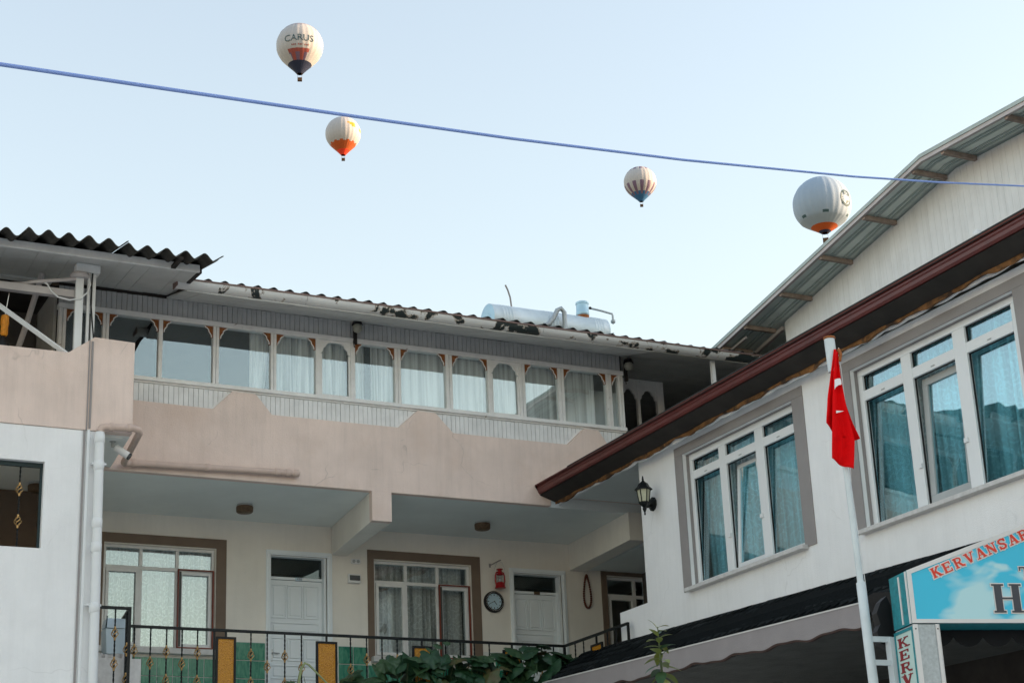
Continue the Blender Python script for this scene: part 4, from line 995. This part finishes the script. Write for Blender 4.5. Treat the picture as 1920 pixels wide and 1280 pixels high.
# ragged black plate where the fascia has broken off
p = fl(END)
g = MB()
pts = [(0, .02), (-.04, .06), (.0, .12), (.10, .14), (.30, .10), (.38, -.05), (.34, -.30), (.18, -.40), (.06, -.34), (.03, -.2), (.045, -.1)]
build(g.prism([(p.x-.02+.02*k/10, p.y-q[0]*1.2, p.z+q[1]-.08) for k, q in enumerate(pts)], (.08, 0, 0)), 'torn_edge', 'black', cn)

# ------------------------------------------------------------------ gabled hall behind the white house
ch = thing('gabled_hall', (18, 17.4, 0), 'tall white clad hall with metal gable roof behind the white house', 'hall')
XC, XR, YC, SL = 16.2, 15.6, 17.4, .19
def zr(y): return 11.985-(SL*(y-YC) if y > YC else .05*(YC-y))
pb_ = build(MB().prism([(XC+.03, 21.735, 10.0), (XC+.03, 9.0, 10.0), (XC+.03, 9.0, zr(9.0)-.02), (XC+.03, YC, zr(YC)-.02), (XC+.03, 21.735, zr(21.735)-.02)], (.1, 0, 0)), 'gable_wall', 'metal_rib', ch)
y = 21.74
while y > 9:
    ya, yb = y-.0015, y-.1285
    pts = [(XC, ya, 9.95), (XC, yb, 9.95), (XC, yb, zr(yb)-.03)]
    if yb < YC < ya: pts.append((XC, YC, zr(YC)-.03))
    pts.append((XC, ya, zr(ya)-.03))
    build(MB().prism(pts, (.028, 0, 0)), 'wall_panel', 'panel_white', pb_); y -= .13
build(MB().box(XC+.01, 22, 21.72, 21.74, 8.3, 11.1), 'side_wall', 'panel_white', ch)
for s, yend in ((1, 23.2), (-1, 8.0)):
    o = Vector((XR, YC, zr(YC))); v = Vector((0, yend-YC, zr(yend)-zr(YC)))
    sh_ = build(MB().obox(o, (8, 0, 0), v, (0, 0, .03)), 'roof_sheet', 'metal_sheet', ch)
    for dx in (.17, .24, .41, .48): build(MB().obox(o+Vector((dx, 0, -.012)), (.03, 0, 0), v, (0, 0, .011)), 'rib', 'metal_rib', sh_)
    build(MB().obox(o+Vector((-.03, 0, -.035)), (.03-.001, 0, 0), v, (0, 0, .05)).obox(o+Vector((-.03, 0, -.035)), (.05, 0, 0), v, (0, 0, -.008)), 'rake_trim', 'rake_trim', ch)
    build(MB().obox(o+Vector((-.045, 0, .0155)), (.3, 0, 0), v, (0, 0, .055)), 'ridge_flashing', 'metal_rib', ch)
for y in (22.7, 22.0, 20.98, 19.9, 18.8, 17.62, 16.98, 15.7, 14.5, 13.3, 12.1):
    z = zr(y); build(MB().obox((XR+.005, y-.03, z-.08), (XC-XR-.01, 0, 0), (0, .06, 0), (0, 0, .065)), 'purlin', 'purlin', ch)
build(MB().obox((XC-.02, 21.8, zr(21.8)-.13), (.06, 0, 0), (0, 1.3, -.25), (0, 0, .06)).obox((XR+.14, 22.2, zr(22.2)-.12), (.02, .6, -.07), (.035, 0, 0), (0, 0, .035)), 'eave_brace', 'rake_trim', ch)

# ------------------------------------------------------------------ hotel sign over the gateway
KS = .7143; th = R(14); SU = Vector((math.cos(th), -math.sin(th), 0)); SV = Vector((math.sin(th), math.cos(th), 0)); SC = Vector((8.5, 10.215, 3.843))
def S(u, v, z): return SC+SU*(u*KS)+SV*(v*KS)+Vector((0, 0, z*KS))
def sbox(mb, u0, u1, v0, v1, z0, z1, mi=0): return mb.obox(S(u0, v0, z0), SU*((u1-u0)*KS), SV*((v1-v0)*KS), (0, 0, (z1-z0)*KS), mi)
sg = thing('hotel_sign', S(2, .2, 0)-Vector((0, 0, S(0, 0, 0).z)), 'blue hotel gateway sign with red and dark lettering on metal columns', 'sign')
gable = [(0, 0), (4.0, 0), (4.0, .548), (2.0, 1.262), (0, .548)]
build(MB().prism([S(u, .012, z) for u, z in gable], SV*(.44*KS)), 'box', 'sign_side', sg)
ins = [(.045, .04), (3.955, .04), (3.955, .515), (2.0, 1.212), (.045, .515)]
build(MB().prism([S(u, .006, z) for u, z in ins], SV*(.0055*KS)), 'face', 'sign_face', sg)
fm = MB()
for k in range(5):
    a, b, c_, d_ = gable[k], gable[(k+1) % 5], ins[(k+1) % 5], ins[k]
    fm.prism([S(a[0], -.006, a[1]), S(b[0], -.006, b[1]), S(c_[0], -.006, c_[1]), S(d_[0], -.006, d_[1])], SV*(.017*KS))
build(fm, 'frame', 'sign_frame', sg)
build(sbox(sbox(MB(), -.012, .0, .02, .05, 0, .54), -.008, 0, .2, .23, .02, .52), 'corner_strip', 'sign_frame', sg)
GL = {
 'K': [([(.18, 0), (.18, 1)], .22), ([(.26, .42), (.72, .97)], .13), ([(.40, .55), (.80, .03)], .2), ([(0, .95), (.38, .95)], .1), ([(0, .05), (.38, .05)], .1), ([(.55, .95), (.92, .95)], .1), ([(.58, .05), (1, .05)], .1)],
 'E': [([(.2, 0), (.2, 1)], .22), ([(.03, .94), (.82, .94)], .12), ([(.2, .5), (.58, .5)], .11), ([(.03, .06), (.85, .06)], .12), ([(.79, 1), (.79, .7)], .08), ([(.82, 0), (.82, .32)], .08), ([(.58, .64), (.58, .36)], .07)],
 'R': [([(.2, 0), (.2, 1)], .22), ([(.03, .94), (.52, .94), (.72, .86), (.74, .68), (.62, .54), (.2, .49)], .13), ([(.48, .5), (.74, .1), (.98, .06)], .18), ([(.02, .05), (.4, .05)], .1)],
 'V': [([(.2, 1), (.5, .04)], .22), ([(.82, 1), (.54, .04)], .1), ([(0, .95), (.4, .95)], .1), ([(.62, .95), (1, .95)], .1)],
 'A': [([(.48, .98), (.18, .03)], .1), ([(.48, .98), (.82, .03)], .22), ([(.28, .33), (.7, .33)], .09), ([(0, .05), (.36, .05)], .1), ([(.58, .05), (1, .05)], .1)],
 'N': [([(.17, 0), (.17, 1)], .1), ([(.17, .96), (.82, .04)], .22), ([(.82, 0), (.82, 1)], .1), ([(0, .95), (.34, .95)], .1), ([(0, .05), (.34, .05)], .1), ([(.66, .95), (1, .95)], .1)],
 'S': [([(.80, .74), (.72, .9), (.5, .96), (.26, .88), (.2, .72), (.34, .57), (.64, .45), (.78, .28), (.70, .1), (.46, .04), (.24, .1), (.15, .28)], .17), ([(.82, 1), (.82, .68)], .07), ([(.13, 0), (.13, .34)], .07)],
 'Y': [([(.18, 1), (.5, .45)], .2), ([(.84, 1), (.52, .45)], .1), ([(.5, 0), (.5, .5)], .2), ([(0, .95), (.4, .95)], .1), ([(.64, .95), (1, .95)], .1), ([(.3, .05), (.7, .05)], .1)],
 'H': [([(.2, 0), (.2, 1)], .24), ([(.8, 0), (.8, 1)], .24), ([(.2, .5), (.8, .5)], .06), ([(0, .97), (.4, .97)], .06), ([(0, .03), (.4, .03)], .06), ([(.6, .97), (1, .97)], .06), ([(.6, .03), (1, .03)], .06)],
 'O': [([(.5+.4*math.sin(k*math.pi/8), .5+.45*math.cos(k*math.pi/8)) for k in range(17)], .2)],
 'T': [([(.5, 0), (.5, 1)], .24), ([(.02, .95), (.98, .95)], .1), ([(.06, 1), (.06, .68)], .08), ([(.94, 1), (.94, .68)], .08), ([(.3, .03), (.7, .03)], .06)],
 'L': [([(.2, 0), (.2, 1)], .24), ([(0, .97), (.4, .97)], .06), ([(0, .04), (.85, .04)], .08), ([(.83, 0), (.83, .34)], .08)]}
def letter(chr_, fn, w, h, name, m, parent, grow=0, d0=.004, nv=None):
    """fn(x, z, d) places a point of the glyph on its panel, d metres proud of it"""
    mb = MB(); k = 0
    for pl, sw in GL[chr_]:
        for (xa, za), (xb, zb) in zip(pl, pl[1:]):
            a = Vector((xa*w, za*h)); b = Vector((xb*w, zb*h)); t_ = (b-a).normalized(); hw = sw*w/2 if abs(t_.y) > .5 else sw*h/2
            n_ = Vector((-t_.y, t_.x))*(hw+grow); e_ = t_*(grow+(hw*.35 if len(pl) > 2 else 0))
            q = [a-e_-n_, b+e_-n_, b+e_+n_, a-e_+n_]; dd = d0+k*.00035; k += 1
            F = [fn(p.x, p.y, dd) for p in q]; B = [fn(p.x, p.y, d0-.003) for p in q]
            mb.add(F+B, [(0, 1, 2, 3), (0, 4, 5, 1), (1, 5, 6, 2), (2, 6, 7, 3), (3, 7, 4, 0)])
    return build(mb, name, m, parent)
sl = math.atan2(.404, 1)
def on_slope(i):
    u0, z0 = .300+.1315*i, .462+.1315*i*.385
    return lambda x, z, d: S(u0+x*math.cos(sl)-z*math.sin(sl)*1.0, .0, z0+x*math.sin(sl)+z*math.cos(sl))-SV*(d-.004)
for i, c_ in enumerate('KERVANSARAY'):
    lo = letter(c_, on_slope(i), .118, .108, 'letter_outline', 'sign_frame', sg, .012, .0035); letter(c_, on_slope(i), .118, .108, 'letter', 'sign_red', lo, 0, .008)
def flat(u0, z0): return lambda x, z, d: S(u0+x, 0, z0+z)-SV*(d-.004)
for i, c_ in enumerate('HOTEL'):
    lo = letter(c_, flat(.935+.40*i, .108), .335, .30, 'letter_outline', 'sign_frame', sg, .012, .0035); letter(c_, flat(.935+.40*i, .108), .335, .30, 'letter', 'letter_dark', lo, 0, .008)
lo = letter('T', flat(1.275, .462), .16, .13, 'letter_outline', 'sign_frame', sg, .010, .0035); letter('T', flat(1.275, .462), .16, .13, 'letter', 'letter_dark', lo, 0, .008)
zg_ = -SC.z/KS
for uo in (0, 3.71):
    c_ = build(sbox(MB(), uo+.01, uo+.28, .012, .45, zg_, -.012), 'column', 'galvanised', sg)
    build(sbox(sbox(sbox(MB(), uo, uo+.05, -.004, .0115, zg_, -.012), uo+.25, uo+.29, -.004, .0115, zg_, -.012), uo+.2805, uo+.292, -.004, .03, zg_, -.012), 'corner_strip', 'sign_frame', c_)
    build(sbox(MB(), uo-.004, uo+.0095, .012, .45, zg_, -.03), 'side_panel', 'kerv_panel', c_)
    build(sbox(sbox(sbox(MB(), uo-.012, uo-.0042, .012, .035, zg_, -.03), uo-.012, uo-.0042, .43, .452, zg_, -.03), uo-.012, uo-.0042, .0355, .4295, -.06, -.03), 'side_frame', 'sign_side', c_)
    for uu in (uo+.025, uo+.27): build(MB().lathe([(.006, 0), (.005, .003), (.001, .004)], S(uu, -.004, -.06), 8, ax=-SV), 'screw', 'black', c_)
def on_side(z0): return lambda x, z, d: S(-.004, .385-x, z0+z)-SU*d
for i, c_ in enumerate('KERVANSARAY'): letter(c_, on_side(-.205-.128*i), .27, .10, 'letter', 'letter_maroon', sg, 0, .004)
build(sbox(MB(), -.05, .05, .47, .60, zg_, -.06), 'back_post', 'pole_paint', sg)
tr = [(-.10, -.10), (-.13, .02), (-.08, .10), (-.11, .22), (-.05, .34), (.02, .40), (.06, .30), (.06, -.12), (.0, -.16)]
build(MB().prism([S(u, .60, z) for u, z in tr], SV*.1), 'torn_lining', 'black', sg)
vl = [(.30, -.002), (.30, -.07)]
for k in range(10):
    for j in range(1, 9): q = j/8; vl.append((.30+.34*(k+q), -.07-.105*math.sin(math.pi*q)**.7))
vl.append((3.70, -.002))
t = build(MB().prism([S(u, .40, z) for u, z in vl], SV*.012), 'awning_valance', 'awning', label='black scalloped awning valance hanging under the hotel sign', cat='awning')

# ------------------------------------------------------------------ flagpole and flag
t = thing('flagpole', (8.40, 10.55, 0), 'white painted flagpole in front of the white house', 'flagpole')
build(MB().tube([(8.40, 10.55, 0), (8.40, 10.62, 3.46), (8.40, 10.64, 4.22), (8.40, 10.642, 4.23)], [.038, .036, .036, .026], 14).tube([(8.40, 10.642, 4.22), (8.40, 10.70, 6.2)], [.025, .025], 14), 'pole', 'pole_paint', t, smooth=True)
build(MB().tube([(8.395, 10.691, 5.92), (8.395, 10.701, 6.20)], .042, 14), 'head', 'pole_paint', t, smooth=True)
build(MB().lathe([(.043, 0), (.05, .004), (.046, .018), (.001, .02)], (8.395, 10.70, 6.198), 14), 'cap', 'rust', t, smooth=True)
build(MB().tube([(8.425, 10.64, 6.10), (8.44, 10.635, 6.06), (8.43, 10.645, 6.0)], .014, 6), 'pulley', 'rust', t)
build(MB().tube([(8.445, 10.66, 6.12), (8.45, 10.65, 5.4), (8.425, 10.66, 5.0), (8.436, 10.63, 4.2), (8.44, 10.60, 3.0)], .003, 5), 'halyard', 'white', t)
for z in (3.79, 3.615): build(MB().obox((8.42, 10.60, z-.02), S(-.0, .53, 0)-Vector((8.42, 10.60, S(0, 0, 0).z)), (0, .02, 0), (0, 0, .04)), 'bracket', 'pole_paint', t)
FS = Vector((.894, -.447, 0)); FN = Vector((-.447, -.894, 0)); FO = Vector((8.40, 10.70, 0))
def interp(tb, y):
    for (ya, va), (yb, vb) in zip(tb, tb[1:]):
        if y <= yb: return va+(vb-va)*(y-ya)/(yb-ya)
    return tb[-1][1]
def fpt(px, y, d): return FO+FS*((px-(1556+(y-634)*.105))/230)+FN*d+Vector((0, 0, 6.206-(y-634)/232))
Lb = [(660, 1562), (700, 1557), (730, 1554), (760, 1550), (800, 1547)]; Rb = [(660, 1566), (700, 1572), (730, 1577), (760, 1583), (800, 1597), (832, 1610)]
fl1 = MB().grid(lambda a, b: fpt(interp(Lb, 660+b*150)+(interp(Rb, 660+b*172)-interp(Lb, 660+b*150))*a, 660+b*(142+12*math.sin(a*3)+a*28), .05+.035*b*math.sin(a*11+b*1.5)+.01*math.sin(b*9+a*4)), 30, 26)
Lf = [(668, 1563), (720, 1559), (760, 1558), (812, 1556), (892, 1556)]; Rf = [(668, 1567), (720, 1573), (760, 1580), (830, 1597), (892, 1594)]
fl1.grid(lambda a, b: fpt(interp(Lf, 668+b*214)+(interp(Rf, 668+b*214)-interp(Lf, 668+b*214))*a, 668+b*(203+22*a), .095+.03*(.3+b)*math.sin(a*6.5+b*1.2+.4)+.008*math.sin(b*12+a*3)), 26, 30)
flag = build(fl1, 'flag', 'flag_red', smooth=True, auto=False, label='limp red flag with white crescent and star fragments on the flagpole', cat='flag')
so = flag.modifiers.new('solid', 'SOLIDIFY'); so.thickness = .003
cr = MB().prism([fpt(x, y, .135) for x, y in [(1560, 724), (1564, 722.5), (1570, 722), (1572, 727), (1572.5, 734), (1567, 735), (1562, 739), (1560, 743)]], FN*.002)
build(cr, 'crescent', 'white', flag)
build(MB().prism([fpt(x, y, .137) for x, y in [(1563, 783), (1577, 784.5), (1563, 788)]], FN*.002), 'star', 'white', flag)

# ------------------------------------------------------------------ overhead cable
cps = [(0.412, 5.214, 4.372), (0.946, 5.506, 4.546), (1.644, 5.888, 4.772), (2.526, 6.370, 5.059), (3.674, 6.996, 5.436), (5.231, 7.841, 5.964), (7.460, 9.044, 6.752), (8.980, 9.859, 7.309), (10.921, 10.894, 8.038), (16.029, 13.617, 9.966)]
d0 = (Vector(cps[0])-Vector(cps[1])).normalized(); pre = [Vector(cps[0])+d0*6, Vector(cps[0])+d0*2]
build(MB().tube(pre+cps, .008, 8), 'overhead_cable', 'cable', smooth=True, auto=False, label='blue overhead cable crossing the sky', cat='cable')

# ------------------------------------------------------------------ hot air balloons
FONT = {}
def text_mesh(s, size):
    cu = bpy.data.curves.new('lettering', 'FONT'); cu.body = s; cu.size = size; cu.align_x = 'CENTER'; cu.align_y = 'CENTER'; cu.resolution_u = 3
    o = bpy.data.objects.new('lettering', cu); COL.objects.link(o); dg = bpy.context.evaluated_depsgraph_get()
    me = bpy.data.meshes.new_from_object(o.evaluated_get(dg)); v = [tuple(p.co) for p in me.vertices]; f = [tuple(p.vertices) for p in me.polygons]
    bpy.data.objects.remove(o); bpy.data.curves.remove(cu); bpy.data.meshes.remove(me); return v, f
def balloon(c, Rr, mouth, rule, mats, label, gores=24, tilt=0, extra=None):
    c = Vector(c); away = Vector((c.x-CAM.x, c.y-CAM.y, 0)).normalized(); right = Vector((away.y, -away.x, 0))
    t = thing('hot_air_balloon', c-Vector((0, 0, Rr*(mouth+.45))), label, 'balloon', 'hot air balloons in the sky')
    # profile
    prof = []; lat0 = -38; nk = 22
    for k in range(nk+1):
        la = R(90-(90-lat0)*k/nk); prof.append((math.cos(la), math.sin(la)))
    r0, z0 = prof[-1]; n2 = 14
    for k in range(1, n2+1):
        s = k/n2; prof.append((r0+(.13-r0)*(s*.86+.14*s*s*(3-2*s)), z0+(-mouth-z0)*s))
    sub = 4; n = gores*sub; vs = []
    ax = (Vector((0, 0, 1))*math.cos(tilt)+right*math.sin(tilt)); r2 = (right*math.cos(tilt)-Vector((0, 0, 1))*math.sin(tilt))
    def P(az, r, z, off=0):
        g = (az/(2*math.pi)*gores) % 1; bul = 1+.022*math.sin(math.pi*g)*min(1, r*1.3)
        return c+(r2*math.sin(az)-away*math.cos(az))*(r*bul*Rr+off)+ax*(z*Rr)
    mb = MB(); k = len(prof)
    for (r, z) in prof:
        for j in range(n): mb.v.append(tuple(P(2*math.pi*j/n, max(r, .004), z)))
    for i in range(k-1):
        zc = (prof[i][1]+prof[i+1][1])/2
        for j in range(n):
            az = 360*(j+.5)/n; az = az-360 if az > 180 else az
            mb.f.append((i*n+j, (i+1)*n+j, (i+1)*n+(j+1) % n, i*n+(j+1) % n)); mb.m.append(rule(az, zc, int(j/sub)))
    env = build(mb, 'envelope', mats, t, smooth=True, auto=False)
    zb = -mouth
    bk = MB(); bw = .10*Rr; bc = c+ax*((zb-.34)*Rr)
    bk.obox(bc-right*bw-away*bw*.7, right*2*bw, away*1.4*bw, ax*.15*Rr)
    build(bk, 'basket', 'basket', t, bevel=.1)
    ro = MB()
    for s1 in (-1, 1):
        for s2 in (-1, 1): ro.tube([bc+right*bw*s1*.9+away*bw*.6*s2+ax*.15*Rr, P(math.atan2(s1, -s2), .13, zb+.01)], .006*Rr, 4)
    build(ro, 'ropes', 'basket', t)
    if extra: extra(P, Rr, env, c)
    return t
def wrap(P, vf, zc, rfun, azc, scale, Rr, off):
    v, f = vf; mb = MB()
    out = []
    for x, y, _ in v:
        la = zc+y*scale; out.append(tuple(P(azc+x*scale/max(.3, math.cos(la)), math.cos(la), math.sin(la), off)))
    mb.add(out, f); return mb
def r1(az, z, g):
    if z < -.93: return 4
    if z < -.50 and abs(az+4) < 34*(1+.3*(z+.5)): return 2 if z > -.66 or (g % 2 == 0) else 3
    if z > .62+.10*abs(((az+22) % 45)/22.5-1) and z < .80: return 1
    if .40 < z < .62 and abs(az) > 48 and (g % 2): return 1
    return 0
def e1(P, Rr, env, c):
    build(wrap(P, text_mesh('CARUS', .42), R(-7), None, R(-2), 1, Rr, .12), 'lettering', 'bal_text', env)
    sm = MB()
    for k in range(11):
        if k in (3, 7): continue
        a = R(-22+4.4*k); la = R(-24); sm.add([P(a+dx, math.cos(la+dz), math.sin(la+dz), .12) for dx, dz in ((0, -.03), (.045, -.03), (.045, .03), (0, .03))], [(0, 1, 2, 3)])
    build(sm, 'small_print', 'bal_red', env)
balloon((214, 583, 344.7), 9, 1.36, r1, ['bal_white', 'bal_band', 'bal_red', 'bal_purple', 'bal_navy'], 'cream balloon with lettering and dark skirt floating above the cable', extra=e1)
def r2_(az, z, g):
    if z < -1.12: return 2
    if z < -.74+.08*(g % 2): return 1
    if 14 < az < 46 and .02 < z < .30 and (az-14)/32 > (.30-z)*2.2: return 3
    if 62 < az < 88 and -.1 < z < .16: return 3
    return 0
balloon((308.2, 775.1, 411.5), 9, 1.36, r2_, ['bal_white', 'bal_orange', 'bal_deep', 'bal_yellow'], 'white balloon with orange base and yellow patches below the cable')
def r3(az, z, g):
    if z < -.98: return 2
    if g % 2 == 0:
        if -.98 < z < -.30 or .58 < z < .82: return 1
    elif z < -.80: return 2
    return 0
balloon((486.5, 774, 413.3), 9, 1.32, r3, ['bal_white', 'bal_purple', 'bal_blue'], 'small white balloon with purple stripes and blue base')
def r4(az, z, g):
    if z < -1.0: return 2
    if z < -.86: return 1
    if g % 5 == 0 and -.62 < z < -.52: return 3
    return 0
def e4(P, Rr, env, c):
    mb = MB()
    def q(x, y): la = R(-4)+y; return P(R(58)+x/math.cos(la), math.cos(la), math.sin(la), .10)
    for k in range(32):
        a, b = 2*math.pi*k/32, 2*math.pi*(k+1)/32
        mb.add([q(.30*math.cos(a), .30*math.sin(a)), q(.30*math.cos(b), .30*math.sin(b)), q(.24*math.cos(b), .24*math.sin(b)), q(.24*math.cos(a), .24*math.sin(a))], [(0, 1, 2, 3)])
    for y in (-.03, .05): mb.add([q(-.23, y), q(.23, y), q(.23, y+.035), q(-.23, y+.035)], [(0, 1, 2, 3)])
    for x in (-.12, 0, .12): mb.add([q(x-.025, .09), q(x+.025, .09), q(x+.025, .2), q(x-.025, .2)], [(0, 1, 2, 3)])
    mb.add([q(-.20, -.08), q(.18, -.08), q(.0, -.23)], [(0, 1, 2)])
    build(mb, 'emblem', 'bal_text', env)
balloon((324.6, 410.2, 223.2), 9, 1.08, r4, ['bal_pale', 'bal_orange', 'bal_navy', 'bal_text'], 'pale blue balloon with orange base rising behind the gable roof', extra=e4)

# ------------------------------------------------------------------ plants
def leaf_mesh(name, m, lobes=5, n=30, depth=.2, notch=True):
    vs = [(0, 0, 0)]; fs = []
    for ring in (.5, 1.0):
        for k in range(n):
            q = 2*math.pi*k/n; r = .5*(1-depth*.5+depth*.5*math.cos(lobes*q)+.03*math.cos(17*q+1))*ring
            if notch: r *= 1-.55*math.exp(-((q-math.pi)/.28)**2)*(1 if ring == 1 else .5)
            z = -.16*(r*2)**2+.035*math.cos(lobes*q)*ring+.03*math.sin(3*q+1)*ring
            vs.append((r*math.cos(q)+.12, r*math.sin(q), z))
    for k in range(n):
        k2 = (k+1) % n; fs.append((0, 1+k, 1+k2)); fs.append((1+k, 1+n+k, 1+n+k2, 1+k2))
    me = bpy.data.meshes.new(name); me.from_pydata(vs, [], fs); me.materials.append(MATS[m]); me.polygons.foreach_set('use_smooth', [True]*len(fs)); return me
def add_leaf(me, parent, p, scale, rot, name='leaf'):
    o = bpy.data.objects.new(name, me); COL.objects.link(o); place(o, p, parent); o.rotation_euler = rot; o.scale = (scale, scale, scale); return o
vine = thing('squash_vine', (11, 22.5, 4.9), 'large leaved green vine sprawling over the balcony railing', 'plant')
LM = [leaf_mesh('leaf', 'leaf_green', 5, 30, .22), leaf_mesh('leaf', 'leaf_green', 5, 30, .14), leaf_mesh('leaf', 'leaf_mid', 7, 34, .18), leaf_mesh('leaf', 'leaf_old', 5, 30, .25)]
env = [(8.85, 5.36), (9.15, 5.52), (9.6, 5.68), (10.2, 5.74), (10.7, 5.72), (11.1, 5.80), (11.5, 5.88), (11.9, 5.95), (12.25, 5.88), (12.7, 5.74)]
rnd = random.Random(21)
stems = MB()
for k in range(250):
    x = rnd.uniform(8.9, 12.75); zt = interp(env, x); d = rnd.random()**1.4*.85
    z = zt-.03-d; y = 22.52-.30*d+rnd.uniform(-.16, .16)
    s = rnd.uniform(.24, .40)*(1 if x < 12.2 else .7)
    tiltx = rnd.gauss(R(38), R(20)); rz = rnd.gauss(R(-90), R(45))
    me = LM[0] if rnd.random() < .5 else LM[1] if rnd.random() < .55 else LM[2] if rnd.random() < .85 else LM[3]
    o = add_leaf(me, vine, (x, y, z), s, (0, 0, 0)); o.rotation_mode = 'XYZ'; o.rotation_euler = (rnd.gauss(0, .3), tiltx, rz)
    if rnd.random() < .5: stems.tube([(x, y, z), (x+rnd.uniform(-.05, .05), y+.05, z-.12), (x+rnd.uniform(-.12, .12), y+.12, z-.38)], .006, 4)
build(stems, 'stems', 'stem_dark', vine)
build(MB().tube([(8.24, 22.55, 5.05), (8.25, 22.55, 5.30), (8.285, 22.55, 5.47), (8.335, 22.55, 5.54), (8.39, 22.55, 5.52), (8.48, 22.55, 5.44), (8.64, 22.55, 5.29), (8.85, 22.5, 5.10)], [.022, .022, .02, .017, .014, .013, .012, .01], 8), 'runner', 'stem', vine, smooth=True)
for x, z, s, rx in ((8.12, 5.28, .17, .5), (8.02, 5.20, .12, .9), (10.28, 5.86, .16, .5), (10.42, 5.90, .12, .2), (10.15, 5.80, .15, .8)):
    add_leaf(LM[2], vine, (x, 22.5, z), s, (.2, .7, -1.6+rx))
build(MB().tube([(8.26, 22.55, 5.28), (8.16, 22.52, 5.29), (8.05, 22.5, 5.22)], .006, 5).tube([(10.3, 22.5, 5.84), (10.28, 22.52, 5.5), (10.25, 22.55, 5.2)], .008, 5).tube([(8.32, 22.55, 5.36), (8.34, 22.54, 5.26), (8.38, 22.55, 5.22), (8.41, 22.55, 5.28)], .004, 4), 'tendril', 'stem_dark', vine)

sap = thing('sapling', (4.86, 7.80, 0), 'slim young sapling with pale oval leaves in the foreground', 'plant')
build(MB().tube([(4.86, 7.80, 0), (4.83, 7.77, 1.6), (4.789, 7.741, 2.918), (4.758, 7.70, 3.07), (4.735, 7.668, 3.19)], [.02, .014, .007, .005, .002], 6), 'stem', 'stem_dark', sap)
def oval(name, m):
    me_v = []; fs = []
    for i in range(7):
        a = i/6; w = .24*math.sin(math.pi*a**.8)**.9
        for j in (-1, 0, 1): me_v.append((a, j*w, .10*abs(j)*w*2-.30*a*a))
    for i in range(6):
        for j in range(2): q = i*3+j; fs.append((q, q+3, q+4, q+1))
    me = bpy.data.meshes.new(name); me.from_pydata(me_v, [], fs); me.materials.append(MATS[m]); me.polygons.foreach_set('use_smooth', [True]*len(fs)); return me
OV = [oval('leaf', 'leaf_young'), oval('leaf', 'leaf_mid')]
rnd = random.Random(5)
for k in range(60):
    h = k/59; z = 3.185-h*.62; a = k*2.4; x = 4.735+(3.19-z)*.2; y = 7.668+(3.19-z)*.27
    add_leaf(OV[0] if rnd.random() < max(.25, .95-h*1.1) else OV[1], sap, (x, y, z), .055+.05*min(1, h*3)+rnd.uniform(0, .02), (0, R(-35+55*min(1, h*2.2))+rnd.gauss(0, .25), a))
